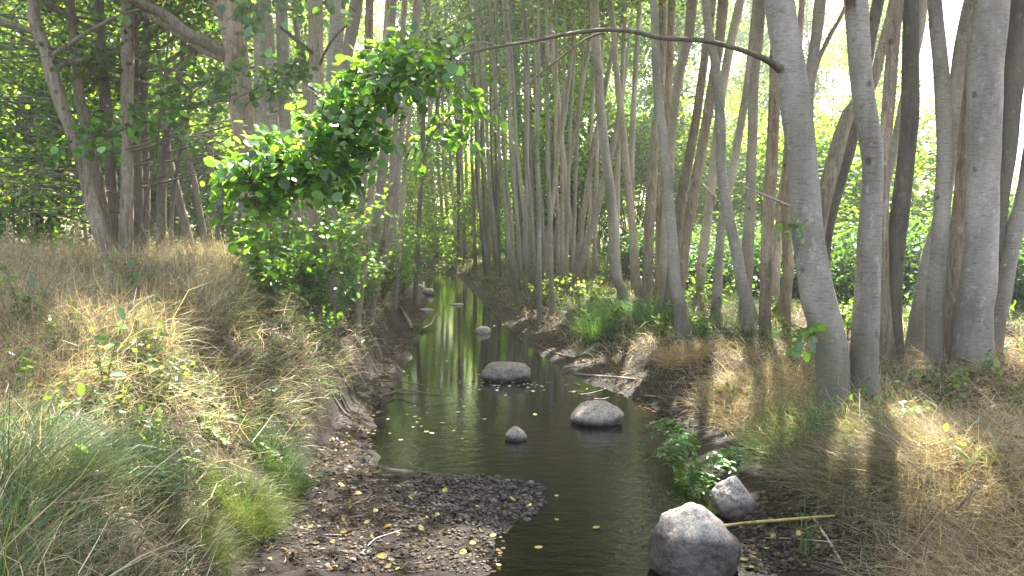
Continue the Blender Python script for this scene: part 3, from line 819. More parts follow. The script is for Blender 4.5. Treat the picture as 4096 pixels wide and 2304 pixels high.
TR('grey alder sweeping left, mid distance, foot by the sunlit patch of grass', P4('M',(1075,0,20),(1080,200,22),(1090,350,25),(1110,500,28),(1125,700,30),(1145,900,32),(1165,1100,34),(1195,1300,37),(1220,1430,42)))
TR('dark slightly wavy alder pole passing behind the arching branch', P4('M',(1025,0,18),(1030,200,21),(1045,400,22),(1060,600,24),(1065,900,26),(1072,1150,28),(1080,1370,32)), bark=BB)
TR('alder leaning strongly right in mid distance, sunlit foot in dry grass', P4('M',(1440,250,22),(1420,550,26),(1385,750,28),(1345,900,30),(1300,1080,33),(1260,1200,35),(1228,1310,40)), Y=mainY+14)
TR('right-leaning alder crossing behind the dark slender one', P4('M',(1430,100,18),(1375,300,22),(1325,560,24),(1290,720,26),(1262,900,28),(1235,1080,32),(1215,1250,34)), Y=mainY+15, bark=BB)
TR('slim right-leaning alder, its top crossing the thin side branch', P4('M',(1190,0,18),(1185,200,18),(1165,400,20),(1140,600,20),(1105,800,21),(1085,1000,22),(1060,1200,24),(1042,1350,26)), Y=mainY+15)
TR('brown right-leaning alder pole beside the dark wavy one', P4('M',(1270,200,20),(1235,400,22),(1200,650,22),(1160,850,24),(1125,1050,24),(1100,1200,25),(1082,1300,26)), Y=mainY+17, bark=BB)
def dry_depth(xb, r):
    for _ in range(60):
        Yk = r.uniform(25, 46); px_ = at_Y(*src('M', xb, 1300), Yk)[0]
        if px_ > np.interp(Yk, FRy, FRx)+.2 or px_ < np.interp(Yk, FLy, FLx)-.3: return Yk
    return 46
mids = [
 ('pale alder pole leaning left over the far right bank', [(935,0,18),(950,200,20),(962,400,22),(970,600,24),(975,800,24),(980,1000,26),(985,1150,27),(1005,1370,32)], B_),
 ('alder pole sweeping left in a long curve beside a paler straight one', [(885,0,18),(895,250,18),(905,500,20),(935,700,22),(955,900,24),(975,1100,26),(1000,1250,28),(1020,1365,32)], B_),
 ('grey curving alder pole with thick foot at the edge of the far undergrowth', [(860,0,16),(865,200,16),(870,600,18),(885,800,20),(905,1000,22),(925,1150,25),(945,1300,28),(965,1395,36)], B_),
 ('alder pole leaning left at the narrow bend of the stream, nearest its right edge', [(700,0,14),(728,300,15),(748,600,17),(765,900,19),(785,1100,21),(812,1300,25),(830,1410,28)], B_),
 ('slim grey alder pole rising from the stream edge, second from the narrow bend', [(690,0,14),(700,300,15),(705,600,16),(710,900,18),(725,1100,20),(755,1350,24)], B_),
 ('thin alder pole beside the narrow bend of the stream, leaning back left', [(655,0,12),(680,300,13),(695,600,14),(702,900,15),(722,1100,17),(738,1310,20)], BD),
 ('dark straight pole in mid distance among paler poles', [(800,-40,11),(800,400,12),(795,800,13),(800,1100,15),(797,1350,17)], BD),
 ('slender pole leaning left on the shore where the stream meets the dark hollow', [(525,500,11),(535,800,12),(548,1000,14),(560,1180,15),(577,1340,20)], B_),
 ('thin dark pole standing beside the dark hollow', [(585,250,10),(595,600,11),(610,900,12),(625,1100,14),(642,1320,16)], BD),
]
for lb_, pts, bk in mids:
    TR(lb_, P4('M', *pts), Y=(dry_depth(pts[-1][0], np.random.default_rng(3)) if pts[-1][0] < 780 else None), bark=bk, sides=9, nl=10, per=10, size=.13, cz=(9, None), top=16)
for lb_, pts, Yf in [('dark thick trunk leaning left at the end of the stream', [(1060,500,18),(1088,780,24),(1112,950,34),(1150,1100,46)], 45),
                 ('dark trunk in the hollow behind the narrow bend of the stream', [(1180,620,20),(1215,770,25),(1238,900,30),(1232,1080,34)], 47),
                 ('dark forked-looking trunk right of the hollow at the end of the stream', [(1345,650,24),(1325,820,36),(1305,950,40),(1292,1080,46)], 46)]:
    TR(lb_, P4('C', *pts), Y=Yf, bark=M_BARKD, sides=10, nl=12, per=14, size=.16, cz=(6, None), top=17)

# --- thin distant poles that nothing tells apart
r = np.random.default_rng(77)
pole_x = [(720,760),(735,785),(757,800),(775,812),(830,860),(880,935),(895,925),(930,975),(950,990),(990,1040),(1035,1075),(610,640),(640,655),(665,690),(715,745),(745,770),(770,780),(785,815),(820,800),(845,850),(855,900),(870,925),(915,905),(940,960),(965,940),(985,1010),(1000,985),(1015,1040),(1100,1060),(1130,1050),(1210,1120),(1340,1250),(1300,1230),(445,500),(480,540),(515,560),(545,600),(630,620),(600,612)]
for k, (xt, xb) in enumerate(pole_x):
    yb = 1250+r.uniform(-30, 60)
    wd = r.uniform(10, 18)
    mx_ = (xt+xb)/2-abs(xb-xt)*.12*np.sign(xb-xt)
    TR('slender straight alder pole in the distant stand beyond the stream', P4('M', (xt,-40,wd*.7),(xt+(mx_-xt)*.6,350,wd*.8),(mx_,750,wd*.95),((mx_+xb)/2+3,1050,wd*1.1),(xb,yb,wd*1.35)), Y=dry_depth(xb, r), bark=[B_, BB, BD][k % 3],
       sides=8, nl=8, per=9, size=.16, cz=(9, None), top=17, group='slender distant alder poles')

for k, (xt, xb) in enumerate([(845,965),(925,990),(975,1045),(1050,1075),(1100,1110),(1145,1130),(1250,1180),(1310,1260),(1345,1290),(1455,1400),(1490,1360),(760,870),(790,890),(830,920),(1010,1015),(1205,1150)]):
    yb = 1340+r.uniform(-20, 50); wd = r.uniform(15, 21)
    TR('slim pale alder in the close row on the right bank, mid distance', P4('M', (xt,-40,wd*.7),(xt+(xb-xt)*.3,350,wd*.8),(xt+(xb-xt)*.55-8,750,wd*.95),(xt+(xb-xt)*.82,1100,wd*1.1),(xb,yb,wd*1.3)), Y=r.uniform(17.5, 24), bark=B_,
       sides=9, nl=9, per=9, size=.12, cz=(8.5, None), top=15, group='slim mid-distance alders on the right bank')

# --- left bank: the big brown tree and the stems behind the hanging branch
LB = P4('L',(1150,-60,112),(1158,0,112),(1160,120,112))+P4('C',(165,60,112),(172,160,118),(190,300,118),(207,450,116),(232,600,112),(250,800,112),(262,950,112),(268,1080,118),(270,1180,128),(270,1260,150))
bigroot, bigrows, bigo = TR('thick brown furrowed tree on top of the left bank with a heavy low bough', LB, bark=BB, sides=20, reach=3.0, nl=22, per=18, name='brown_alder_tree')
bY = bigrows[0][1]
put_tube('bough', path_px(P4('L',(1130,285,60),(1090,245,60),(1020,205,56),(940,165,54),(850,90,50),(770,45,48),(690,10,46),(620,-30,42),(540,-90,38)), bY-.05, bY-.9), M_BARKB, bigroot, bigo, 12, .05)
put_tube('bough', path_px(P4('L',(1120,300,36),(1040,260,34),(960,210,32),(880,160,30),(800,110,26),(720,70,22)), bY-.1, bY-.4), M_BARKB, bigroot, bigo, 9)
put_tube('bough', path_px(P4('L',(1140,130,40),(1100,60,34),(1060,10,30),(980,-30,24)), bY-.05, bY-.4), M_BARKB, bigroot, bigo, 9)
put_tube('branch', path_px(P4('L',(1160,480,14),(1080,420,13),(980,390,12),(870,355,11),(780,330,10),(700,300,8),(600,260,6),(480,215,4)), bY-.2, bY-.6), M_TWIG, bigroot, bigo, 7)
r = np.random.default_rng(31)
tipsL = [('L',x,y) for x, y in [(240,740),(250,840),(330,660),(420,700),(500,640),(560,560),(630,545),(700,540),(780,500),(860,460),(940,440),(1000,430),(1080,470),(600,790),(520,770),(430,780),(350,800),(680,700),(760,640),
         (850,600),(920,650),(960,760),(900,560),(1000,540),(1060,600),(820,540),(640,640),(560,690),(460,640),(1140,380),(1230,330),(1180,420),(700,600)]]
put_tube('branch', path_px(P4('L',(1190,470,14),(1110,490,13),(1000,520,12),(900,560,10),(780,600,9),(650,640,8),(500,700,6),(380,730,4)), bY-.2, bY-2.0), M_TWIG, bigroot, bigo, 7)
spray(bigroot, bigo, [('L',1110,490,bY-.4),('L',900,560,bY-1.0),('L',700,625,bY-1.5),('L',500,700,bY-1.9)], tipsL, bY-2.3, bY-1.2, .1, r, 0, col=(.07, .165, .03), dense=.08)
tipsT = [('L',x,y) for x, y in [(1130,30),(1220,170),(1350,50),(1450,80),(1010,0),(1600,30),(1300,130),(1200,80),(1240,20),(1400,20),(1500,-20),(1290,60),(1700,10),(1650,60),(1180,40),(1420,100),(1260,130),(1560,90),(480,10),(520,-10),(1750,20),(1240,250),(1330,250)]]
spray(bigroot, bigo, [('L',1180,-120,bY-1.2),('L',1400,-150,bY-1.3),('L',1600,-150,bY-1.3)], tipsT, bY-2.2, bY-1.0, .1, r, 0, col=(.065, .15, .03), dense=.09)

Lc = [
 ('grey stem pressed close against the right side of the thick brown tree', P4('C',(285,-60,52),(288,200,54),(290,350,54),(300,600,52),(320,900,50),(325,1150,52)), 13.5, B_),
 ('upright grey alder, first clear stem right of the thick brown tree', P4('C',(322,-60,52),(335,150,58),(345,350,62),(352,500,62),(372,700,58),(395,900,55),(410,1060,58)), 14.5, B_),
 ('upright grey alder, second clear stem right of the thick brown tree', P4('C',(395,-60,58),(402,150,60),(405,400,60),(425,600,56),(455,850,52),(475,1070,58)), 13.8, B_),
 ('thin alder leaning left above the sapling thicket', P4('C',(458,-60,28),(480,100,30),(503,230,31),(515,380,32),(525,600,34),(505,850,36),(510,1080,40)), 16, B_),
 ('thick brown alder carrying a bent side branch behind the hanging foliage', P4('C',(560,-60,72),(560,150,72),(562,380,74),(560,600,66),(548,800,56),(552,950,58),(560,1050,64),(545,1180,68),(530,1290,76)), 11.8, BB),
 ('thick pale brown trunk behind the upper part of the hanging foliage', P4('C',(665,-60,72),(652,150,72),(648,300,76),(640,600,66),(632,900,56),(640,1150,58),(640,1300,62)), 12.6, B_),
 ('leaning alder whose top crosses right over the pale brown trunk', P4('C',(745,-40,62),(720,100,58),(700,220,54),(680,400,50),(660,650,44),(625,900,36),(603,1100,36),(598,1235,38)), 13.2, B_),
 ('slim upright alder above the middle of the hanging foliage', P4('C',(818,-60,40),(812,150,42),(806,400,38),(800,600,34),(778,900,34),(760,1150,36),(750,1280,38)), 15, BB),
 ('pale alder stem running down into the sapling thicket at the left shore', P4('C',(930,-60,34),(915,200,40),(912,400,46),(893,600,46),(870,800,46),(850,1000,50),(822,1200,54),(797,1390,62)), None, B_),
 ('slim alder just left of the pale one that runs into the left shore', P4('C',(880,250,28),(860,450,30),(835,700,32),(815,950,34),(790,1150,38),(770,1330,42)), 12.2, BB),
 ('alder leaning right, rising from the thicket behind the pale shore stem', P4('C',(1040,-60,26),(1015,120,28),(990,380,30),(965,600,30),(950,800,32),(930,1000,34),(885,1150,38)), 15, B_),
 ('thin straight alder furthest right of the left bank group', P4('C',(1060,-60,18),(1035,200,20),(1012,450,20),(990,700,22),(975,900,24),(960,1100,26)), 19, B_),
 ('thin dark alder in front of the dark hollow, left bank', P4('C',(1100,-60,16),(1090,200,18),(1080,450,18),(1072,700,20),(1060,900,22),(1050,1100,24)), 23, BD),
 ('brown slim alder pair-mate of the leaning one in the left bank group', P4('C',(985,-60,26),(965,200,28),(945,500,28),(925,750,30),(905,950,32),(870,1150,36)), 14, BB),
]
troots = {}
for lb_, pts, Yf, bk in Lc:
    troots[lb_] = TR(lb_, pts, Y=Yf, bark=bk, sides=12)
rr_, rw_, ro_ = troots[Lc[4][0]]
put_tube('branch', path_px(P4('C',(560,340,18),(530,290,16),(480,250,14),(420,235,13),(350,260,11),(270,310,9),(180,350,7),(100,380,5)), 11.7, 9.5), M_TWIG, rr_, ro_, 7)
put_tube('branch', path_px(P4('C',(540,130,22),(490,90,20),(440,50,18),(390,10,14)), 11.7, 11), M_TWIG, rr_, ro_, 7)
put_tube('branch', path_px(P4('C',(580,190,14),(605,130,13),(650,60,12),(720,-10,10)), 11.7, 11), M_TWIG, rr_, ro_, 7)
r = np.random.default_rng(33)
spray(rr_, ro_, [('C',480,250,10.8),('C',350,262,10.3),('C',200,345,9.8),('C',440,50,11)], poly_tips('C', [(230,300),(330,200),(420,150),(520,200),(500,330),(380,340),(300,400)], 18, r), 9.4, 10.8, .085, r, 0, col=(.06, .14, .03), dense=.07, sub=4)
shore_root, shore_rows, shore_o = troots[Lc[8][0]]

# --- far left group on top of the bank
FLt = [
 ('leftmost dark alder of the far left group, bowed to the left', [(165,-60,56),(180,130,58),(230,250,60),(270,400,62),(320,560,62),(370,680,62),(420,850,62),(455,1000,64),(500,1140,74)], 13.5, BB),
 ('rough alder running parallel right of the bowed one in the far left group', [(350,-60,38),(370,200,42),(385,330,46),(402,500,50),(430,620,52),(470,800,56),(500,950,60),(525,1145,66)], 14, BB),
 ('straight dark alder in the middle of the far left group', [(495,-60,48),(500,100,50),(510,300,54),(530,500,55),(545,700,52),(556,850,54),(572,1140,60)], 14.5, BD),
 ('thick upright alder right of the middle in the far left group', [(645,-60,58),(642,300,60),(640,500,58),(640,700,58),(640,900,60),(636,1145,70)], 14, BB),
 ('thinner stem standing close right of the thick upright alder, far left group', [(672,-60,36),(680,250,36),(680,500,38),(685,700,44),(692,900,50),(698,1145,54)], 14.6, BD),
 ('alder with leafy gap beside it, fifth stem of the far left group', [(740,-60,32),(735,180,36),(730,300,38),(718,600,46),(722,800,56),(726,1000,58),(722,1130,56)], 15.5, BD),
 ('dark stem seen against the brightest sky gap on the left', [(880,500,30),(855,620,36),(825,760,42),(815,900,46),(811,1145,50)], 16.5, BD),
 ('leaning dark stem right of the brightest sky gap on the left', [(830,600,24),(850,780,30),(885,930,36),(915,1060,42),(935,1145,46)], 18, BD),
 ('thin leaning pole crossing in front of the sky gap on the left', [(810,560,10),(780,800,12),(740,980,14),(715,1120,16)], 14, BD),
 ('slim pole leaning right between the sky gap and the thick brown tree', [(940,620,14),(905,780,16),(875,950,18),(860,1145,20)], 17, BD),
 ('far slim stem just left of the thick brown tree', [(925,150,22),(915,400,24),(925,700,26),(975,900,30),(1010,1100,34)], 21, BD),
 ('far dark stem half hidden by the left leafy branch', [(1140,560,22),(1150,750,26),(1075,600,26),(1060,700,28),(1070,1000,30)][2:], 22, BD),
]
r = np.random.default_rng(9)
for k, (lb_, pts, Yf, bk) in enumerate(FLt):
    rt, rows_, o_ = TR(lb_, P4('L', *pts), Y=Yf, bark=bk, sides=11, cz=(4.6 if k != 3 else 5.4, None), nl=22, per=13, size=.1, reach=3.4)
    if k < 5:       # thin dead side branches sweeping out
        for q in range(16 if k == 0 else 8):
            mb = MB()
            z_ = r.uniform(2.2, 6.5); x_, y_ = axis_fn(rows_)(z_)
            az = (PI+r.uniform(-.5, .5)) if (k == 0 or r.random() < .6) else r.uniform(-.5, .5)
            ln = r.uniform(1.4, 3.6)
            d = np.array([math.cos(az), math.sin(az)*.8, r.uniform(-.05, .3)])
            p0 = np.array([x_, y_, z_])
            pth = smooth_path([(*p0, .02), (*(p0+d*ln*.5+np.array([0, 0, .06])), .013), (*(p0+d*ln+np.array([0, 0, r.uniform(-.3, .15)])), .004)], .25)
            mb.add(*tube(pth[:, :3]-o_, pth[:, 3], 6))
            for s_ in range(3):
                f = pth[int(r.uniform(.3, .9)*(len(pth)-1)), :3]
                d2 = d+r.normal(size=3)*.5
                p2 = smooth_path([(*f, .007), (*(f+d2*.45), .005), (*(f+d2*.9-np.array([0, 0, .1])), .002)], .2)
                mb.add(*tube(p2[:, :3]-o_, p2[:, 3], 4))
            link('side_branch', mb.mesh('side_branch'), M_BARKD, rt)

# unseen boughs and leaves, added to shade the stream and left bank
def shade_overhang(root_, o_, a, b, reach, nl, per, seed):
    rr_ = np.random.default_rng(seed)
    a = np.array(a, float); b = np.array(b, float); m_ = a*.5+b*.5+np.array([0, 0, .5])
    rows_ = np.array([(*a, .07), (*m_, .05), (*b, .015)])
    pth = smooth_path(rows_, .3); mb = MB(); V, F = tube(pth[:, :3], pth[:, 3], 8, .04, seed); mb.add(V-o_, F)
    lm, cm = crown_parts(axis_fn(pth), a[2]+.4, b[2], reach, nl, per, .1, rr_, do_carve=True, origin=o_, spread=.42)
    for v, f in zip(lm.V, lm.F0): mb.add(v, f)
    link('bough', mb.mesh('bough'), M_TWIG, root_); link('crown', cm, M_CROWN, root_)
def top_of(rows_, z):
    f = axis_fn(rows_)(z); return (f[0], f[1], z)
shade_overhang(TWIN, TWIN_O, top_of(rowsA, 7.0), (-.6, 9.3, 11.0), 2.6, 22, 18, 1)
shade_overhang(TWIN, TWIN_O, top_of(rowsB, 7.4), (1.6, 10.6, 11.5), 2.6, 20, 18, 2)
shade_overhang(TWIN, TWIN_O, top_of(rowsA, 7.8), (.6, 8.0, 10.5), 2.4, 18, 18, 9)
shade_overhang(bigroot, bigo, top_of(bigrows, 7.2), (-1.6, 10.6, 11.2), 2.6, 22, 18, 3)
shade_overhang(bigroot, bigo, top_of(bigrows, 7.8), (-3.6, 9.0, 11.5), 2.6, 20, 18, 4)
shade_overhang(shore_root, shore_o, top_of(shore_rows, 7.4), (-.6, 13.2, 11.5), 2.6, 20, 16, 5)
shade_overhang(M1[0], M1[2], top_of(M1[1], 7.5), (1.2, 13.4, 11.5), 2.5, 18, 16, 6)
shade_overhang(bigroot, bigo, top_of(bigrows, 8.4), (-5.4, 9.8, 11.8), 2.6, 18, 16, 7)

shade_overhang(shore_root, shore_o, top_of(shore_rows, 7.9), (-2.6, 12.2, 11.8), 2.6, 20, 18, 8)
shade_overhang(rr_, ro_, top_of(rw_, 7.4), (-4.2, 13.0, 11.8), 2.8, 22, 18, 10)
shade_overhang(bigroot, bigo, top_of(bigrows, 7.5), (-2.6, 9.4, 10.6), 2.4, 18, 18, 11)

# ================================================================== WOOD BEHIND
def leaf_cloud(r, n, blobs, size, col, cl=10, yellow=.02, up=.5, jit=.16):
    """leaves in clumps spread through ellipsoid shells (cx,cy,cz,rx,ry,rz)"""
    P = []
    tot = sum(b[3]*b[4]+b[3]*b[5]+b[4]*b[5] for b in blobs)
    for b in blobs:
        m = max(3, int(n/cl*(b[3]*b[4]+b[3]*b[5]+b[4]*b[5])/tot))
        d = norm(r.normal(size=(m, 3)))
        rad = r.uniform(.45, 1.08, m)[:, None]**.7
        c = np.array(b[:3])+d*rad*np.array(b[3:])
        P.append(np.repeat(c, cl, 0)+r.normal(size=(m*cl, 3))*jit)
    P = np.concatenate(P); P = P[P[:, 2] > .05]
    V, F, k = leaves(P, size, 'hex', up=up, r=r)
    return mesh_np('foliage', V, F, leaf_colors(len(P), k, r, col, yellow=yellow))

def bush_variant(seed, h, wdt, n, size, col):
    r = np.random.default_rng(seed)
    blobs = []; st = MB()
    for k in range(9):
        a = r.uniform(0, 2*PI); q = r.uniform(.15, 1)*wdt*.5; zz = r.uniform(.2, .85)*h
        s_ = r.uniform(.22, .38)*wdt*(1.15-.5*zz/h)
        blobs.append((math.cos(a)*q, math.sin(a)*q, zz, s_, s_, s_*.8))
        p = smooth_path([(0, 0, -.2, .05), (math.cos(a)*q*.4, math.sin(a)*q*.4, zz*.5, .035), (math.cos(a)*q, math.sin(a)*q, zz, .01)], .3)
        st.add(*tube(p[:, :3], p[:, 3], 6))
    return leaf_cloud(r, n, blobs, size, col), st.mesh('stems')

muted = {}
def mute(me, m):
    k_ = (me.name, m.name)
    if k_ not in muted:
        c = me.copy(); c.materials.clear(); c.materials.append(m); muted[k_] = c
    return muted[k_]
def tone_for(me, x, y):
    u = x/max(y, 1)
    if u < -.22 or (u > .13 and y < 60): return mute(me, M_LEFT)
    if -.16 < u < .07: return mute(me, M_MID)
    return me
def place_bush(var, name, label, cat, x, y, sc, rz, group=None, z=None):
    root = empty(name, (x, y, h1(x, y)-.05 if z is None else z), label, cat, group)
    root.rotation_euler = (0, 0, rz); root.scale = sc
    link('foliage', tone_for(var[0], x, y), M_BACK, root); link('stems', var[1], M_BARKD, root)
    return root

LIME = (.11, .2, .03); MIDG = (.065, .14, .04); DARKG = (.03, .07, .02)
bigB = [bush_variant(100+k, 6.5, 6.0, 9000, .14, c) for k, c in enumerate([(.095, .18, .04), MIDG, (.1, .175, .045)])]
lowB = [bush_variant(120+k, 2.2, 3.2, 7000, .1, c) for k, c in enumerate([(.032, .085, .035), (.045, .105, .04)])]

def bgtree_variant(seed, h, z0, reach, n, size, col):
    r = np.random.default_rng(seed)
    bx, by = r.normal(0, .03, 2)
    rows = np.array([(bx*z+math.sin(z*.5+seed)*.12, by*z, z, .15*(1-z/h*.85)) for z in np.linspace(0, h, 9)])
    mb = MB(); add_stem(mb, rows, 1.3, 9, seed)
    lb, cm = crown_parts(axis_fn(rows), z0, h, reach, 26, int(n/26/10), size, r, droop=.15, spread=.55, col=col, cl=10)
    for v, f in zip(lb.V, lb.F0): mb.add(v, f)
    return cm, mb.mesh('trunk')
bgT = [bgtree_variant(140+k, hh, z0, 4.2, 12500, .15, c) for k, (hh, z0, c) in enumerate([(15, 3.0, LIME), (17, 4.5, MIDG), (14, 2.2, (.11, .19, .03)), (16, 3.5, (.07, .15, .035))])]
r = np.random.default_rng(50)
def clear_of_stream(x, y):
    return not (np.interp(y, FLy, FLx)-1.5 < x < np.interp(y, FRy, FRx)+1.0)
def put_tree(v, x, y, s, rz, label, group):
    root = empty('leafy_tree', (x, y, h1(x, y)), label, 'tree', group)
    root.rotation_euler = (0, 0, rz); root.scale = (s, s, s)
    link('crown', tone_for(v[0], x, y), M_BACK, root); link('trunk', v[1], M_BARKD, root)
# leafy trees behind the stand, both sides, leaving the bright gap on the right open
n_ = 0
for ring, (Y0, Y1, count) in enumerate([(22, 27, 6), (29, 36, 9), (38, 47, 11), (50, 62, 10)]):
    for k in range(count):
        u = -.86+(k+r.uniform(.2, .8))/count*1.32
        y = r.uniform(Y0, Y1); x = u*y
        if ring == 0 and -.42 < u < .36: continue
        if not clear_of_stream(x, y): x += 3.5*(1 if x > np.interp(y, FRy, FRx)-1 else -1)
        if x/y > .455: continue
        if x/y < -.3: put_tree(bgT[(n_+1) % 4], x+2.2, y-3, r.uniform(.8, 1.0), r.uniform(0, 6.28), 'leafy woodland tree standing in the green backdrop behind the alder stand', 'leafy trees behind the alder stand')
        put_tree(bgT[n_ % 4], x, y, r.uniform(.85, 1.15), r.uniform(0, 6.28), 'leafy woodland tree standing in the green backdrop behind the alder stand', 'leafy trees behind the alder stand'); n_ += 1
for k, (u, y) in enumerate([(-.8,17),(-.7,21),(-.62,26),(-.5,24),(-.42,29),(-.36,24),(-.28,33),(-.22,27),(-.17,36),(-.13,43),(-.09,48),(-.05,50),(-.01,47),(.02,40),(.06,33),(.11,38),(.15,31),(.19,36),(.23,29),(.28,34),(.31,26),(.35,30),(.38,24),(.42,29),(.44,22)]):
    v = bigB[k % 3]
    place_bush(v, 'tall_bush', 'tall green bush filling the backdrop below the woodland trees', 'bush', u*y, y, (r.uniform(.8, 1.1),)*2+(r.uniform(.7, 1.0),), r.uniform(0, 6.28), 'tall bushes below the woodland trees')
# low undergrowth beyond the right bank
for k, (u, y) in enumerate([(.16,24),(.21,22),(.25,20),(.29,23),(.32,18.5),(.36,20),(.4,17.5),(.44,19),(.48,16.5),(.52,18),(.56,16),(.6,17.5),(.64,15.5),(.68,17),(.5,22),(.56,23),(.62,22)]):
    place_bush(lowB[k % 2], 'nettle_thicket', 'green leafy thicket of nettles beyond the right bank trunks', 'undergrowth', u*y, y, (r.uniform(.85, 1.15),)*2+(r.uniform(.7, .95)*(1.15 if u > .45 else 1),), r.uniform(0, 6.28), 'low green thickets beyond the right bank')
# far wood that closes the view
P = []
for k in range(200):
    u = r.uniform(-1.0, .46); y = r.uniform(66, 80)
    zc = r.uniform(0, 24)
    c = np.array([u*y, y, zc])
    P.append(c+r.normal(size=(70, 3))*np.array([1.6, 1.6, 1.3]))
P = np.concatenate(P); P = P[P[:, 2] > .3]
V, F, k = leaves(P, .42, 'hex', r=r)
tag(link('distant_wood', mesh_np('distant_wood', V, F, leaf_colors(len(P), k, r, (.1, .18, .03))), M_BACK), 'distant green wood closing the view behind the trees', 'woodland', kind='stuff')
# low far hedge under the bright gap
P = []
for k in range(160):
    u = r.uniform(.4, 1.0); y = r.uniform(60, 70)
    P.append(np.array([u*y, y, r.uniform(0, 4)])+r.normal(size=(60, 3))*np.array([1.2, 1.2, .7]))
P = np.concatenate(P); P = P[P[:, 2] > .3]
V, F, k = leaves(P, .35, 'hex', r=r)
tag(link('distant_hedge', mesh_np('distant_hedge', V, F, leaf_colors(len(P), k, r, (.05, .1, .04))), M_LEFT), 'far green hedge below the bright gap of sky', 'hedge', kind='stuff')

# ================================================================== ROCKS
def icosphere(sub):
    import bmesh
    bm = bmesh.new(); bmesh.ops.create_icosphere(bm, subdivisions=sub, radius=1)
    V = np.array([v.co[:] for v in bm.verts]); F = np.array([[v.index for v in f.verts] for f in bm.faces]); bm.free()
    return V, F
IV5, IF5 = icosphere(5); IV4, IF4 = icosphere(4)
def rock(name, label, loc, dims, seed, planes, m, rz=0, k=9, amp=.05, sub=5, group=None):
    """convex boulder from blended support planes (nx,ny,nz,d) plus surface noise"""
    V, F = (IV5, IF5) if sub == 5 else (IV4, IF4)
    d = V/np.linalg.norm(V, axis=1, keepdims=True)
    inv = np.full(len(d), 1.0)
    for (a, b, c, dist) in planes:
        n = np.array([a, b, c]); n = n/np.linalg.norm(n)
        inv = inv+np.maximum(d@n/dist, 0)**k
    rr = inv**(-1.0/k)
    nz = np.array([noise.fractal(Vector(p*1.6)+Vector((seed*3.1, seed, 0)), .8, 2.1, 5) for p in d])
    n2 = np.array([noise.fractal(Vector(p*6)+Vector((seed, seed*5.1, 0)), .7, 2.1, 4) for p in d])
    rr = rr*(1+amp*1.8*nz+amp*.45*n2)
    P = d*rr[:, None]
    P = (P-(P.max(0)+P.min(0))/2)/(P.max(0)-P.min(0))*np.array(dims)
    me = mesh_np(name, P, F, None, True)
    ob = link(name, me, m); ob.location = tuple(loc); ob.rotation_euler = (0, 0, rz)
    return tag(ob, label, 'boulder' if max(dims) > .3 else 'stone', group)

def rockpos(xc, yb, z=0.0):
    return at_z(*src('D', xc, yb), z)
p = rockpos(1748, 1452)
rock('boulder', 'largest pale grey boulder with a dark wet foot, standing in the near water', (p[0]+.03, p[1]+.12, .155), (.60, .50, .56), 3,
     [(.72,-.15,.75,.66),(-.95,-.15,.3,.74),(-.25,-.55,.85,.78),(.95,-.3,-.1,.86),(.1,-1,.2,.74),(-.5,.3,.8,.86),(-.7,-.6,.5,.8)], M_ROCK, rz=.05, k=18, amp=.05)
p = rockpos(1857, 1300)
rock('boulder', 'angular pointed pale boulder behind the largest one, by the yellow reed stem', (p[0], p[1]+.08, .12), (.34, .30, .36), 8,
     [(.8,-.2,.55,.55),(-.8,-.3,.5,.6),(-.1,-.9,.35,.6),(.5,.6,.5,.8),(-.9,0,-.1,.8)], M_ROCKB, rz=.2, k=20, amp=.05)
p = rockpos(1505, 1068)
rock('boulder', 'grey dome-shaped boulder alone in mid stream on the right side', (p[0], p[1]+.12, .06), (.62, .5, .36), 5,
     [(.55,-.1,.85,.75),(-.7,-.1,.7,.72),(0,-.6,.8,.76),(-.1,.1,1,.8)], M_ROCKM, k=14, amp=.05)
p = rockpos(1298, 1108)
rock('stone', 'small grey stone jutting from the middle of the stream', (p[0], p[1]+.05, .03), (.23, .2, .2), 6,
     [(.6,-.1,.8,.68),(-.6,-.1,.8,.7),(0,-.8,.5,.8)], M_ROCKM, amp=.05, sub=4)
p = rockpos(1273, 958)
rock('boulder', 'dark flat-topped boulder standing mid stream where the pool narrows', (p[0], p[1]+.15, .07), (.74, .55, .34), 11,
     [(0,0,1,.55),(-.8,-.2,.5,.76),(.9,-.1,.3,.85),(0,-.9,.3,.8),(.3,-.2,.9,.68)], M_ROCKD, amp=.045)
p = rockpos(1214, 838)
rock('stone', 'small pale sunlit stone further up the stream', (p[0], p[1]+.08, .04), (.34, .28, .2), 13, [(0,0,1,.7),(-.6,0,.7,.75)], M_ROCKP, sub=4)
p = rockpos(1077, 742)
rock('stone', 'rounded grey stone at the left shore near the narrow bend', (p[0], p[1]+.1, .08), (.42, .35, .3), 15, [(0,0,1,.75)], M_ROCKM, sub=4)
p = rockpos(1070, 782)
rock('stone', 'flat pale stone lying low at the left side of the far water', (p[0], p[1]+.05, .01), (.5, .3, .1), 16, [(0,0,1,.7)], M_ROCKP, sub=4)
p = rockpos(1150, 768)
rock('stone', 'low flat stone barely above the water in the far stream', (p[0], p[1]+.05, .01), (.4, .25, .09), 17, [(0,0,1,.7)], M_ROCKP, sub=4)

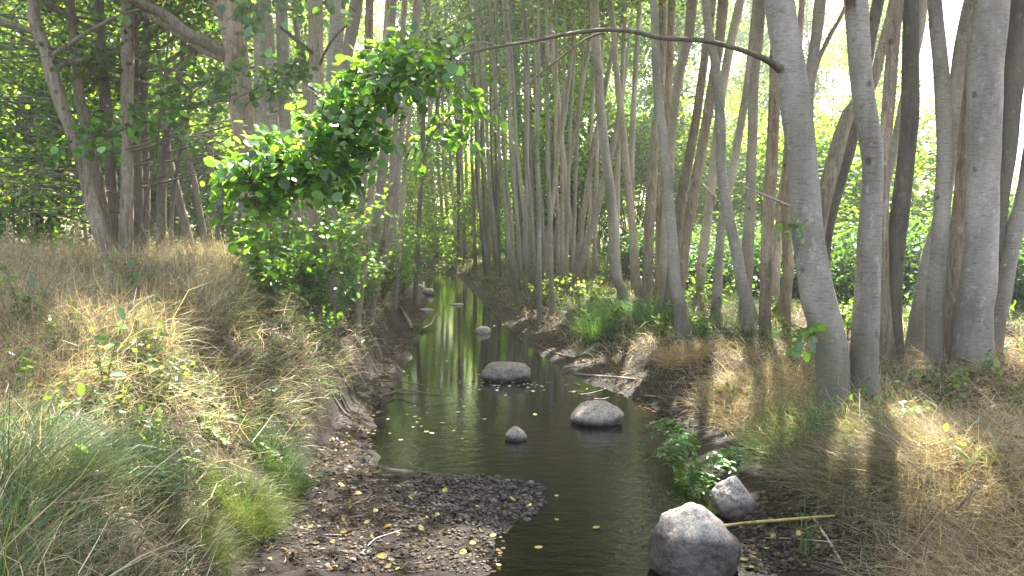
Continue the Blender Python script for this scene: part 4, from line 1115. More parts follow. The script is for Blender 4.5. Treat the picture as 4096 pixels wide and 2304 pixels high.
# ================================================================== PEBBLES, LEAF LITTER
r = np.random.default_rng(88)
def scatter_pix(n, poly, z='D'):
    """random ground points inside a picture polygon (bounding sampling on the ground)"""
    G = np.array([ground_hit(*src(z, x, y)) for x, y in poly])
    lo = G[:, :2].min(0); hi = G[:, :2].max(0)
    out = np.zeros((0, 2))
    while len(out) < n:
        q = r.uniform(lo, hi, size=(n*3, 2))
        ins = np.zeros(len(q), bool); jn = len(G)-1
        for i_ in range(len(G)):
            xi, yi = G[i_][:2]; xj, yj = G[jn][:2]
            c = ((yi > q[:, 1]) != (yj > q[:, 1])) & (q[:, 0] < (xj-xi)*(q[:, 1]-yi)/(yj-yi+1e-12)+xi)
            ins ^= c; jn = i_
        out = np.vstack([out, q[ins]])
    return out[:n]
EV, EF = icosphere(1)
Q = np.vstack([scatter_pix(2600, [(1010,1215),(1180,1195),(1370,1225),(1375,1270),(1290,1350),(1100,1320),(960,1260)]),
               scatter_pix(1800, [(760,1200),(1010,1215),(1300,1330),(1240,1449),(800,1440),(700,1380)]),
               scatter_pix(260, [(1180,1180),(1400,1215),(1420,1270),(1330,1360),(1280,1449),(1220,1449),(1290,1330)]),
               scatter_pix(700, [(1860,1330),(2100,1310),(2200,1449),(1860,1449)])])
s = np.exp(r.normal(-4.35, .38, len(Q)))
s[2600:] *= .8
zq = H(Q[:, 0], Q[:, 1])
ax = r.uniform(.6, 1.2, (len(Q), 3))*np.array([1, 1, .6])
an = r.uniform(0, PI, len(Q)); ca, sa = np.cos(an), np.sin(an)
v = EV[None]*ax[:, None]*s[:, None, None]*(1+r.normal(0, .06, (len(Q), len(EV), 1)))
vx = v[..., 0]*ca[:, None]-v[..., 1]*sa[:, None]; vy = v[..., 0]*sa[:, None]+v[..., 1]*ca[:, None]
V = np.stack([vx+Q[:, :1], vy+Q[:, 1:], v[..., 2]+zq[:, None]+s[:, None]*.25], -1).reshape(-1, 3)
F = (EF[None]+(np.arange(len(Q))*len(EV))[:, None, None]).reshape(-1, 3)
cc = np.array([.075, .063, .052])*np.exp(r.normal(0, .35, (len(Q), 1)))*(1+r.normal(0, .08, (len(Q), 3)))
mp, nt, N, L = mat('pebble_stone')
out = N.new('ShaderNodeOutputMaterial'); b = N.new('ShaderNodeBsdfPrincipled'); at = N.new('ShaderNodeAttribute'); at.attribute_name = 'Col'
L.new(at.outputs[0], b.inputs[0]); b.inputs['Roughness'].default_value = .6; b.inputs['Specular IOR Level'].default_value = .3; L.new(b.outputs[0], out.inputs[0])
tag(link('gravel', mesh_np('gravel', V, F, np.repeat(np.clip(cc, .02, .5), len(EV), 0), True), mp), 'dark wet pebbles of the gravel bar', 'gravel', kind='stuff')

def flat_leaves(Q, zq, size, r, cols, tilt=.35, lift=.006, shape='near'):
    n = len(Q)
    e = .03
    gxn = (H(Q[:, 0]+e, Q[:, 1])-H(Q[:, 0]-e, Q[:, 1]))/(2*e); gyn = (H(Q[:, 0], Q[:, 1]+e)-H(Q[:, 0], Q[:, 1]-e))/(2*e)
    inw = zq < .004
    gxn[inw] = 0; gyn[inw] = 0
    til = np.where(inw, .03, tilt)[:, None]
    Nn = norm(np.stack([-gxn, -gyn, np.ones(n)], -1)+r.normal(size=(n, 3))*til)
    T = r.normal(size=(n, 3)); T = norm(T-(T*Nn).sum(1, keepdims=True)*Nn); S = np.cross(Nn, T)
    base, FF = (NL, NLF) if shape == 'near' else (HEX, HEXF)
    b = np.repeat(base[None], n, 0).copy(); b[:, :, 0] -= .5
    b[:, :, 2] *= r.uniform(-1.6, 2.2, (n, 1)); b[:, :, 2] = np.where(inw[:, None], b[:, :, 2]*.15, b[:, :, 2])
    zq = zq+np.where(inw, 0, np.clip((zq-.15)*.5, 0, .12))
    sz = (size*r.uniform(.55, 1.25, n))[:, None, None]
    c = np.stack([Q[:, 0], Q[:, 1], np.maximum(zq, 0)+lift+np.where(inw, 0, size*.12)], -1)
    V = c[:, None]+sz*(b[..., 0:1]*T[:, None]+b[..., 1:2]*S[:, None]*.85+b[..., 2:3]*Nn[:, None])
    F = (FF[None]+(np.arange(n)*len(base))[:, None, None]).reshape(-1, 4)
    cols = np.array(cols); C = cols[r.integers(0, len(cols), n)]*np.exp(r.normal(0, .25, (n, 1)))
    return V.reshape(-1, 3), F, np.repeat(np.clip(C, .01, .8), len(base), 0)

LC = [(.08, .055, .03), (.12, .08, .042), (.055, .038, .024), (.14, .1, .05), (.2, .17, .06), (.06, .042, .028), (.04, .03, .02), (.1, .08, .055)]
Q = np.vstack([scatter_pix(600, [(700,1230),(930,1180),(1300,1330),(1240,1449),(600,1449)]),
               scatter_pix(350, [(800,1130),(930,1060),(960,1200),(760,1230)]),
               scatter_pix(700, [(1000,780),(1075,760),(1040,870),(980,960),(930,1040),(880,1080),(960,900)]),
               scatter_pix(900, [(1210,760),(1330,790),(1560,940),(1760,1040),(1740,1100),(1560,990),(1330,870)]),
               scatter_pix(900, [(1860,1310),(1960,1200),(2150,1300),(2260,1449),(1880,1449)]),
               scatter_pix(1100, [(1075,745),(1060,820),(1010,930),(930,1060),(870,1160),(760,1230),(830,1080),(900,960),(985,840)]),
               scatter_pix(1800, [(1200,740),(1300,770),(1500,890),(1720,1010),(1790,1110),(1740,1110),(1560,1000),(1300,860)]),
               scatter_pix(500, [(1150,690),(1190,690),(1330,790),(1300,800),(1200,740)]),
               scatter_pix(500, [(1950,1230),(2150,1180),(2550,1180),(2570,1449),(2250,1449),(2100,1300)]),
               scatter_pix(500, [(100,900),(560,850),(700,1150),(520,1400),(100,1400)]),
               scatter_pix(500, [(2080,1080),(2500,1040),(2570,1150),(2200,1180)]),
               scatter_pix(700, [(2150,960),(2500,900),(2570,1000),(2200,1090)])])
V, F, C = flat_leaves(Q, H(Q[:, 0], Q[:, 1]), .04, r, LC)
tag(link('leaf_litter', mesh_np('leaf_litter', V, F, C), M_LITTER), 'brown dead leaves scattered over the mud and shore', 'leaf litter', kind='stuff')
# small bits floating on the far water
Q = []
for k in range(150):
    yy = r.uniform(8.5, 27); t = r.random()
    t = t if r.random() < .5 else t**3 if r.random() < .5 else 1-t**3
    a = np.interp(yy, WLy, WLx); b_ = np.interp(yy, WRy, WRx)
    Q.append((a+(b_-a)*t, yy))
Q += [tuple(at_z(*src('D', r.normal(1275, 90), r.normal(968, 9)), 0)[:2]) for k in range(50)]
Q += [tuple(at_z(*src('D', r.uniform(1000, 1200), r.normal(1040, 60)), 0)[:2]) for k in range(14)]
Q = np.array(Q)
V, F, C = flat_leaves(Q, np.full(len(Q), -.05), .05, r, [(.5, .48, .3), (.35, .33, .2), (.45, .42, .35), (.4, .42, .12)], lift=.004)
tag(link('floating_leaves', mesh_np('floating_leaves', V, F, C), M_LITTER), 'small pale leaves floating on the stream', 'floating leaves', kind='stuff')
# larger yellow leaves one can pick out
YL = [(900,1246),(1075,1307),(1100,1300),(1130,1318),(1060,1335),(945,1290),(1000,1350),(1190,1372),(1165,1395),(1110,1370),(865,1345),(680,1412),(1000,1437),(1255,1425),(880,1285),(975,1330),(1400,1250),(1290,1260),
      (720,1390),(960,1405),(1240,1350),(1330,1275),(1150,1215),(940,1195),(860,1225),(1035,1258),(1120,1240),(1400,1310),(1500,1330),(1355,1380),(1965,1330),(1945,1355),(2010,1348),(1930,1385),(2030,1335),(2230,1441),(2120,1440),(1890,1430),(1870,1410),(1840,1275),(1205,1280),(780,1330),(815,1290)]
for k, (x, y) in enumerate(YL):
    p = ground_hit(*src('D', x, y))
    wet = p[2] < .004
    if wet: p = at_z(*src('D', x, y), 0)
    V, F, C = flat_leaves(np.array([p[:2]]), np.array([p[2] if not wet else -.02]), .062, r, [(.5, .45, .12), (.42, .4, .14), (.5, .38, .12)], lift=.012, tilt=.3)
    c0 = V.mean(0)
    tag(link('fallen_leaf', mesh_np('fallen_leaf', V-c0, F, C), M_LITTER, loc=c0),
        'yellow fallen leaf floating on the dark near water' if wet else 'yellow fallen leaf lying on the dark mud',
        'leaf', 'yellow leaves on the water' if wet else 'yellow leaves on the mud')

# ================================================================== STICKS
def stick(name, label, pts, m, cat='stick', group=None, lift=.012, sides=7, parent=None):
    """pts (x,y,w[,dz]) in display px, laid on the ground"""
    rows_ = []
    for q in pts:
        x, y, wd = q[:3]; dz = q[3] if len(q) > 3 else 0
        g = ground_hit(*src('D', x, y)) if dz == 0 else at_z(*src('D', x, y), max(0, ground_hit(*src('D', x, y))[2])+dz)
        if g[2] < 0: g = at_z(*src('D', x, y), 0.0)
        rr_ = wd*1.59/4/FOC*g[1]/2
        rows_.append((g[0], g[1], max(g[2], 0)+lift+rr_*.5, rr_))
    pth = smooth_path(rows_, .05)
    V, F = tube(pth[:, :3], np.maximum(pth[:, 3], .0015), sides, .06, len(pth))
    c0 = np.array(rows_[0][:3])
    ob = link(name, mesh_np(name, V-c0, F, None, True), m, parent, loc=c0)
    return tag(ob, label, cat, group) if label else ob
stick('reed_stem', 'long straight yellow reed stem lying from the largest boulder to the right bank', [(1808,1330,8,.03),(1870,1322,8,.03),(1930,1317,8,.03),(2000,1311,7,.03),(2060,1306,7,.03),(2100,1303,6,.02)], M_REED, 'reed stem')
stick('fallen_stick', 'bleached crooked stick on the mud below the yellow reed stem', [(2048,1312,6),(2070,1345,7),(2090,1375,8),(2110,1410,8),(2120,1425,6)], M_DEAD)
stick('fallen_stick', 'thin pale twig lying across the mud at the bottom right', [(1960,1358,3),(2020,1362,4),(2080,1368,4),(2140,1375,3)], M_DEAD)
stick('fallen_stick', 'forked looking twig at the bottom edge right of the largest boulder', [(2040,1420,3),(2100,1428,4),(2170,1440,4),(2230,1449,3)], M_BROWN)
stick('fallen_stick', 'dark broken stick resting on the dry grass mound at lower right', [(2405,1290,8,.1),(2430,1262,9,.12),(2452,1236,8,.12),(2458,1222,5,.12)], M_BROWN)
stick('fallen_stick', 'curved pale twig on the mud in the lower middle', [(925,1378,3),(945,1360,4),(975,1350,4),(1010,1338,3)], M_DEAD)
stick('fallen_stick', 'thin twig across the mud left of the gravel bar', [(760,1345,2),(820,1350,3),(870,1350,3)], M_DEAD)
stick('fallen_stick', 'thin straight pale stem lying on the left grassy slope', [(375,1155,3,.12),(420,1163,4,.12),(460,1173,3,.12)], M_DEAD)
stick('fallen_stick', 'slender twig reaching from the left shore into the pool, upper one', [(935,960,4),(985,962,4,.04),(1040,968,3,.06),(1085,975,2,.05),(1110,985,2,.02)], M_BROWN)
stick('fallen_stick', 'slender twig reaching from the left shore into the pool, lower one', [(955,1000,4),(1010,985,4,.05),(1060,990,3,.08),(1120,998,2,.05),(1150,1003,1.5,.02)], M_BROWN)
stick('fallen_stick', 'mossy log end resting at the left shore by the green tuft', [(1000,772,7,.05),(1015,790,9,.06),(1028,812,11,.05),(1035,832,10)], M_BROWN, 'log')
stick('fallen_stick', 'brown stick lying along the muddy right shore', [(1445,942,3),(1500,948,4),(1550,952,5),(1600,958,4)], M_DEAD)
stick('fallen_stick', 'curved twig near the far right shore by the pale mud', [(1352,872,3),(1380,885,4),(1410,895,5),(1440,903,4)], M_BROWN)
stick('fallen_stick', 'pale twig rising from the far water at left', [(1060,830,3),(1085,815,3,.05),(1095,795,2,.15),(1110,790,2,.2)], M_DEAD)
stick('fallen_stick', 'dry branch on the litter right of the twin-stemmed alder', [(2180,1010,4,.05),(2230,975,5,.1),(2280,950,6,.12),(2330,930,5,.1)], M_BROWN)
stick('fallen_stick', 'thin dry branch on the litter further right of the twin-stemmed alder', [(2200,960,3,.05),(2240,905,4,.15),(2260,880,4,.2)], M_BROWN)
rs = np.random.default_rng(12)
for k in range(26):
    x, y = [(rs.uniform(1400,1720), 0), (rs.uniform(1880,2200), 0), (rs.uniform(650,950), 0)][k % 3]
    y = (rs.uniform(920,1000)+(x-1400)*.25) if k % 3 == 0 else rs.uniform(1330,1440) if k % 3 == 1 else rs.uniform(1180,1430)
    dx = rs.uniform(20, 60); dy = rs.uniform(-14, 14)
    stick('fallen_twig', 'short thin brown twig lying on the shore mud', [(x,y,2),(x+dx*.5,y+dy*.5+rs.uniform(-4,4),2.5),(x+dx,y+dy,1.5)], [M_BROWN, M_DEAD][k % 2], 'twig', 'short twigs on the shore mud')
# the broken snag behind the right bank
sn = stick('broken_snag', 'bleached bent snag sticking up behind the alders, right bank undergrowth', [(1800,600,6,.05)]+[(1800,600,6,.05)], M_DEAD) if False else None
Ysn = mainY+9
rows_ = path_px(P4('R', (165,1090,12),(200,1030,14),(205,990,15),(185,975,16),(165,950,14),(150,935,8)), Ysn, Ysn-.2)
c0 = rows_[0][:3].copy()
g_ = h1(c0[0], c0[1])
rows_ = np.vstack([(c0[0]-.1, c0[1], g_, rows_[0][3]*1.2), rows_]); c0 = rows_[0][:3].copy()
pth = smooth_path(rows_, .08); V, F = tube(pth[:, :3], pth[:, 3], 8, .12, 4)
tag(link('broken_snag', mesh_np('broken_snag', V-c0, F, None, True), M_DEAD, loc=c0), 'bleached bent snag sticking up from the undergrowth behind the alders', 'snag')

# exposed roots on the left shore, belonging to the pale shore alder
rs = np.random.default_rng(44)
for k in range(14):
    t = rs.random()
    x = 830+t*130+rs.uniform(-30, 30); y = 1010-t*190+rs.uniform(-25, 25)
    p0 = ground_hit(*src('D', x, y))
    pts = []
    d = np.array([rs.uniform(.35, 1.0), rs.uniform(-1.0, .1)])
    q = p0[:2].copy(); 
    for s_ in range(int(rs.integers(4, 9))):
        zz = max(h1(q[0], q[1]), -.03)
        pts.append((q[0], q[1], zz+.02, (.006+.012*rs.random()*(k % 3 == 0)+.004)*(1-s_/8)))
        q = q+d*.1+rs.normal(0, .03, 2)
    pth = smooth_path(pts, .05); V, F = tube(pth[:, :3], pth[:, 3], 6, .1, k)
    link('root', mesh_np('root', V-shore_o, F, None, True), M_ROOT, shore_root)

# ================================================================== GRASS
def blades(x, y, az, ln, th0, bend, wd, c0, c1, r, K=4, z=None, droop=None):
    """curved tapering strips; all args per blade"""
    n = len(x)
    z = H(x, y)-.01 if z is None else z
    s = np.linspace(0, 1, K+1)
    th = th0[:, None]-bend[:, None]*s[None]**1.2
    dl = (ln/K)[:, None]
    hor = np.concatenate([np.zeros((n, 1)), np.cumsum(np.cos((th[:, 1:]+th[:, :-1])/2)*dl, 1)], 1)
    ver = np.concatenate([np.zeros((n, 1)), np.cumsum(np.sin((th[:, 1:]+th[:, :-1])/2)*dl, 1)], 1)
    azs = az[:, None]+r.normal(0, .7, (n, 1))*s[None]**1.5+r.normal(0, .18, (n, K+1))
    px = x[:, None]+hor*np.cos(azs); py = y[:, None]+hor*np.sin(azs); pz = z[:, None]+ver
    roll = r.uniform(-1, 1, n)
    sx = -np.sin(az)*np.cos(roll); sy = np.cos(az)*np.cos(roll); sz = np.sin(roll)
    w_ = (wd[:, None]*(1-s[None]**1.6*.9))*.5
    A = np.stack([px-sx[:, None]*w_, py-sy[:, None]*w_, pz-sz[:, None]*w_], -1)
    B = np.stack([px+sx[:, None]*w_, py+sy[:, None]*w_, pz+sz[:, None]*w_], -1)
    V = np.stack([A, B], 2).reshape(-1, 3)
    k = 2*(K+1)
    f = np.array([(2*i_, 2*i_+1, 2*i_+3, 2*i_+2) for i_ in range(K)])
    F = (f[None]+(np.arange(n)*k)[:, None, None]).reshape(-1, 4)
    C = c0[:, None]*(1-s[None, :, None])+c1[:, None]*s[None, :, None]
    C = np.repeat(C, 2, 1).reshape(-1, 3)
    return V, F, C

STRAW = np.array([(.42, .33, .22), (.48, .4, .28), (.3, .22, .14), (.55, .48, .36), (.2, .14, .09)])
GREEN = np.array([(.08, .14, .045), (.11, .18, .05), (.07, .125, .055), (.15, .21, .07), (.1, .14, .075)])
def pick(cols, n, r, var=.18):
    return cols[r.integers(0, len(cols), n)]*np.exp(r.normal(0, var, (n, 1)))
def in_view(x, y, z=1.0, m=.04):
    u = x/np.maximum(y, .3)
    return (np.abs(u) < .64+m)
r = np.random.default_rng(2024)
GR = MB()
def add_grass(x, y, green, ln, lean, wd, az=None, azs=.9, K=4, bendr=(.4, 1.6)):
    n = len(x)
    if az is None:
        e = .08
        gx_ = H(x+e, y)-H(x-e, y); gy_ = H(x, y+e)-H(x, y-e)
        az = np.arctan2(-gy_, -gx_)
        az = az+r.normal(0, azs, n)
        wild = r.random(n) < .5
        az = np.where(wild, r.uniform(0, 2*PI, n), az)
    isg = r.random(n) < green
    c = np.where(isg[:, None], pick(GREEN, n, r), pick(STRAW, n, r))
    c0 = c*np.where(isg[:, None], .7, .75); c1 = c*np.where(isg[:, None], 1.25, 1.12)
    th0 = np.clip(lean+r.normal(0, .38, n), -.1, 1.5)
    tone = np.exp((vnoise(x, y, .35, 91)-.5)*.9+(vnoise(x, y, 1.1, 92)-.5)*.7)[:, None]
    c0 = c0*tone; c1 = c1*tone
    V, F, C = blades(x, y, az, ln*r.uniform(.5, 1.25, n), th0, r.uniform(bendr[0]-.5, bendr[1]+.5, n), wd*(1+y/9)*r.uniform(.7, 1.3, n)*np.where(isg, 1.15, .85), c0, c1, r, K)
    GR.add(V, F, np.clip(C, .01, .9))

def samp(n, x0, x1, y0, y1, near=1.0):
    y = y0+(y1-y0)*r.random(n)**near
    return r.uniform(x0, x1, n), y
# left bank
x, y = samp(360000, -7.5, 0, 1.7, 10.5, 1.0)
d = np.interp(y, FLy, FLx)-x
pat = vnoise(x, y, .8, 21); pat2 = vnoise(x, y, .35, 22)
ok = in_view(x, y) & (d > .06) & (d < 6)
bare = (pat2 < .47) & (d < 1.5) & (y > 3.2)
prob = np.clip(.22+.8*sst((d-.2)/1.1), 0, 1)*np.where(bare, .12, 1)*np.where(d > 2.2, .6, 1)/(1+(y/7.5)**2)*.62
ok &= r.random(len(x)) < prob
x, y, d, pat = x[ok], y[ok], d[ok], pat[ok]
gp = np.clip(.2+.45*(y < 3.2+pat*1.8)+.6*(d < 1.3)*(pat > .3)-.1*(d > 1.2)*(y > 5), .06, .8)
ln = np.where(d > 1.1, .38, .2)+.16*(y < 3.6)+.1*(y > 6)*(d > 1.0)
lean = np.where(d > 1.1, 1.05, .8)
add_grass(x, y, gp, ln, lean, .0042, azs=1.1)
print('left blades', len(x))
# lying straw on the left slope
x, y = samp(130000, -6.5, -.3, 2.2, 10, 1.0)
d = np.interp(y, FLy, FLx)-x
ok = in_view(x, y) & (d > .3) & (d < 4.5) & (r.random(len(x)) < np.where(vnoise(x, y, .7, 31) > .45, .7, .1)*np.where(d < 1.2, .45, 1)/(1+(y/7)**2)*1.3)
add_grass(x[ok], y[ok], np.full(ok.sum(), .04), np.full(ok.sum(), .5), np.full(ok.sum(), .5), .003, azs=1.3, bendr=(.5, 1.3))
print('left straw', ok.sum())
# tall dry crest grass, left
x, y = samp(60000, -14, -1.4, 5.5, 20, 1.0)
d = np.interp(y, FLy, FLx)-x
ok = in_view(x, y) & (d > 1.0) & (r.random(len(x)) < np.clip(1.2-.04*y, .1, 1))
add_grass(x[ok], y[ok], np.full(ok.sum(), .14), np.full(ok.sum(), .62)+.1*vnoise(x[ok], y[ok], 2, 5), np.full(ok.sum(), 1.25), .0034, azs=1.3, bendr=(.6, 2.1), K=5)
print('crest', ok.sum())
# right bank: long dry grass lying in swathes
x, y = samp(420000, 1.4, 7.5, 3.0, 9.5, 1.0)
e = x-np.interp(y, FRy, FRx)
pat = vnoise(x, y, .8, 41); pat2 = vnoise(x, y, .45, 42)
ok = in_view(x, y) & (e > .02) & (e < 6)
litter_zone = (e > 1.5) & (y > 6.4) & (pat < .62)
prob = np.clip(.25+.9*sst(e/.5), 0, 1)*np.where(litter_zone, .13, 1)*np.where(pat2 < .25, .45, 1)/(1+(y/7)**2)*1.3
ok &= r.random(len(x)) < prob
x, y, e, pat = x[ok], y[ok], e[ok], pat[ok]
az = PI+.55+(vnoise(x, y, 1.1, 43)-.5)*3.4+r.normal(0, .38, len(x))
az = np.where(r.random(len(x)) < .3, r.uniform(0, 2*PI, len(x)), az)
gp = np.clip(.04+.6*((e < .8) & (y > 6.0) & (y < 8))*(pat > .3)+.15*(pat > .75), 0, .8)
add_grass(x, y, gp, np.full(len(x), .44), np.full(len(x), .42)+.3*(gp > .4), .0034, az=az, bendr=(.3, 1.1))
print('right', len(x))
# right bank further back
x, y = samp(190000, -3, 14, 8.5, 30, 1.2)
e = x-np.interp(y, FRy, FRx)
pat = vnoise(x, y, 1.6, 51)
ok = in_view(x, y) & (e > .05) & (e < 9) & (r.random(len(x)) < np.clip(.85-.028*y, .1, 1)*np.where((e > 2.5) & (pat < .45), .35, 1)*np.where(e < .5, .55, 1))
x, y, e, pat = x[ok], y[ok], e[ok], pat[ok]
gp = np.clip(.12+.75*(pat > .55), 0, .85)
add_grass(x, y, gp, np.where(gp > .5, .38, .3), np.full(len(x), .85), .0045, azs=1.3, K=3)
print('right far', len(x))
x, y = samp(120000, -9, 9, 20, 50, 1.0)
dl_ = np.interp(y, FLy, FLx)-x; e = x-np.interp(y, FRy, FRx)
ok = ((dl_ > .1) | (e > .1)) & (r.random(len(x)) < .55)
add_grass(x[ok], y[ok], np.full(ok.sum(), .45), np.full(ok.sum(), .42), np.full(ok.sum(), 1.1), .005, azs=1.5, K=3)
# fringe on the steep left shore
x, y = samp(42000, -4, -.6, 5, 13, 1.0)
d = np.interp(y, FLy, FLx)-x
fn_ = vnoise(x, y, .5, 77)
ok = (d > .12) & (d < 1.5) & (r.random(len(x)) < .55*(fn_ > .36)/(1+(y/9)**2)) & (y > 4.5)
add_grass(x[ok], y[ok], np.full(ok.sum(), .6), np.full(ok.sum(), .3), np.full(ok.sum(), .55), .0038, azs=.7)
x, y = samp(30000, -4.5, -1, 7, 26, 1.2)
d = np.interp(y, FLy, FLx)-x
ok = (d > .25) & (d < 1.6) & (r.random(len(x)) < .45)
add_grass(x[ok], y[ok], np.full(ok.sum(), .45), np.full(ok.sum(), .34), np.full(ok.sum(), .7), .0042, azs=1.0, K=3)
# broken, thicker dead stalks lying through the grass
for (x0, x1, y0, y1, n_) in [(-7, -.6, 2.0, 11, 9000), (1.6, 7.5, 3.2, 11, 12000)]:
    x, y = samp(n_, x0, x1, y0, y1, 1.0)
    dd_ = np.where(x < 0, np.interp(y, FLy, FLx)-x, x-np.interp(y, FRy, FRx))
    ok = in_view(x, y) & (dd_ > .1) & (dd_ < 6) & (r.random(n_) < .45)
    x, y = x[ok], y[ok]; n_ = len(x)
    c = np.array([(.3, .22, .13), (.5, .42, .3), (.17, .12, .075), (.4, .31, .2)])[r.integers(0, 4, n_)]*np.exp(r.normal(0, .2, (n_, 1)))
    V, F, C = blades(x, y, r.uniform(0, 2*PI, n_), r.uniform(.15, .6, n_), r.normal(.35, .3, n_), r.uniform(-.2, .5, n_), r.uniform(.004, .008, n_), c, c*1.1, r, 3, z=H(x, y)+r.uniform(.02, .14, n_))
    GR.add(V, F, np.clip(C, .01, .9))
tag(link('grass', GR.mesh('grass', False), M_GRASS), 'dry straw coloured and green grass covering both banks', 'grass', kind='stuff')

def tussock(name, label, px, n, ln, rad, cols, seed, wd=.0025, lean=1.15, cat='grass tuft', bend=(.6, 2.0), group=None, vz=0):
    rr_ = np.random.default_rng(seed)
    p = ground_hit(*src('D', *px)) if len(px) == 2 else np.array([*px[:2], h1(px[0], px[1])])
    p[2] = h1(p[0], p[1])
    a = rr_.uniform(0, 2*PI, n); q = rad*.55*np.sqrt(rr_.random(n))
    x = p[0]+np.cos(a)*q; y = p[1]+np.sin(a)*q
    c = pick(np.array(cols), n, rr_)
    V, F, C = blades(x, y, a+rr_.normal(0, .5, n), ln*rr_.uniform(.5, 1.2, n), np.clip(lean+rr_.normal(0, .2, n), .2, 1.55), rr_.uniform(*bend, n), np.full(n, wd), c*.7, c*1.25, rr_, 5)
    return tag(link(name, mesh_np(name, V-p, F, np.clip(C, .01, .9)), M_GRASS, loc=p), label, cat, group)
tussock('grass_tussock', 'bright green fine-leaved grass tussock at the foot of the left slope', (612,1290), 2600, .36, .34, [(.08,.15,.03),(.11,.19,.035),(.07,.13,.03),(.26,.24,.09)], 1, .0022)
tussock('grass_tussock', 'smaller green tussock on the left slope below the pale wide-leaved plant', (500,1370), 1500, .3, .3, [(.1,.18,.03),(.3,.27,.12),(.09,.16,.04)], 2, .002)
tussock('grass_tussock', 'dark green tussock overhanging the mud path on the left slope', (690,1160), 1800, .34, .35, [(.06,.13,.03),(.08,.16,.04),(.09,.15,.05)], 3, .0024, 1.0)
tussock('grass_tussock', 'long arching blue-green tussock at the lower left', (290,1230), 1500, .55, .4, [(.08,.14,.07),(.1,.17,.09),(.14,.17,.09)], 4, .0042, 1.1)
tussock('grass_tussock', 'arching blue-green tussock in the bottom left corner', (90,1240), 1300, .5, .38, [(.08,.14,.065),(.1,.17,.08),(.16,.18,.09)], 5, .0042, 1.15)
tussock('grass_tussock', 'tall bright green reed-like tuft on the right bank by two grey trunks', (1500,850), 420, .75, .35, [(.12,.25,.05),(.18,.33,.07),(.1,.2,.05)], 6, .007, 1.3, bend=(.3, 1.3))
tussock('grass_tussock', 'lush green grass tussock at the foot of the slender pale alder', (1665,815), 900, .6, .6, [(.08,.2,.07),(.1,.22,.07),(.07,.16,.06)], 7, .006, 1.0)
tussock('grass_tussock', 'low round green tuft at the left shore by the mossy log', (1058,828), 700, .22, .5, [(.08,.18,.04),(.06,.14,.03)], 8, .007, .9)
tussock('grass_tussock', 'green tuft between the trunk feet on the far side of the right bank', (1600,790), 500, .5, .5, [(.08,.19,.06),(.1,.2,.06)], 9, .007, 1.0)
tussock('grass_shoot', 'few upright green blades growing from the mud at bottom right', (2018,1398), 22, .42, .16, [(.12,.26,.04),(.1,.2,.04)], 10, .007, 1.35, 'grass shoot', (.1, .9))
tussock('grass_tussock', 'feathery green tuft left of the twin-stemmed alder foot', (1950,1120), 1600, .32, .45, [(.13,.2,.04),(.09,.16,.04),(.2,.22,.08)], 11, .0026, .9)
tussock('grass_tussock', 'dry straw tussock spilling over the right muddy shore', (1720,900), 1300, .4, .5, [(.46,.33,.18),(.52,.4,.24)], 12, .0045, .8)
tussock('grass_tussock', 'sunlit pale straw tussock on the right shore left of the twin-stemmed alder', (1850,985), 1500, .36, .4, [(.6,.5,.33),(.52,.42,.26)], 13, .0032, .9)
# tall seed-headed stems along the left crest
rs = np.random.default_rng(61)
for k in range(46):
    x = -rs.uniform(2.6, 6.5); y = rs.uniform(5.5, 10.5)
    if not in_view(np.array([x]), np.array([y]))[0] or np.interp(y, FLy, FLx)-x < .9: continue
    z0 = h1(x, y); ln = rs.uniform(.7, 1.15); a = rs.uniform(0, 2*PI)
    p0 = np.array([x, y, z0]); tip = p0+np.array([math.cos(a)*ln*.35, math.sin(a)*ln*.35, ln*.9]); mid = p0*.5+tip*.5+np.array([0, 0, .07])
    pth = smooth_path([(*p0, .0022), (*mid, .0018), (*tip, .001)], .06)
    mb = MB(); V, F = tube(pth[:, :3], pth[:, 3], 4); mb.add(V-p0, F, (.5, .4, .25))
    m_ = 46; t = rs.uniform(.72, 1.0, m_)*(len(pth)-1); c = pth[t.astype(int), :3]+rs.normal(0, .008, (m_, 3))
    d_ = norm(rs.normal(size=(m_, 3))+np.array([0, 0, .7])); s2 = norm(np.cross(d_, rs.normal(size=(m_, 3))))
    l_ = rs.uniform(.02, .06, m_)[:, None]
    V = np.stack([c, c+d_*l_*.5+s2*.0025, c+d_*l_, c+d_*l_*.5-s2*.0025], 1).reshape(-1, 3)-p0
    mb.add(V, np.arange(m_*4).reshape(-1, 4), (.52, .42, .3))
    tag(link('feathery_grass', mb.mesh('feathery_grass', False), M_GRASS, loc=p0), 'tall dry grass stem with feathery seed head on the left bank crest', 'wild grass', 'seed-headed grass stems on the left crest')

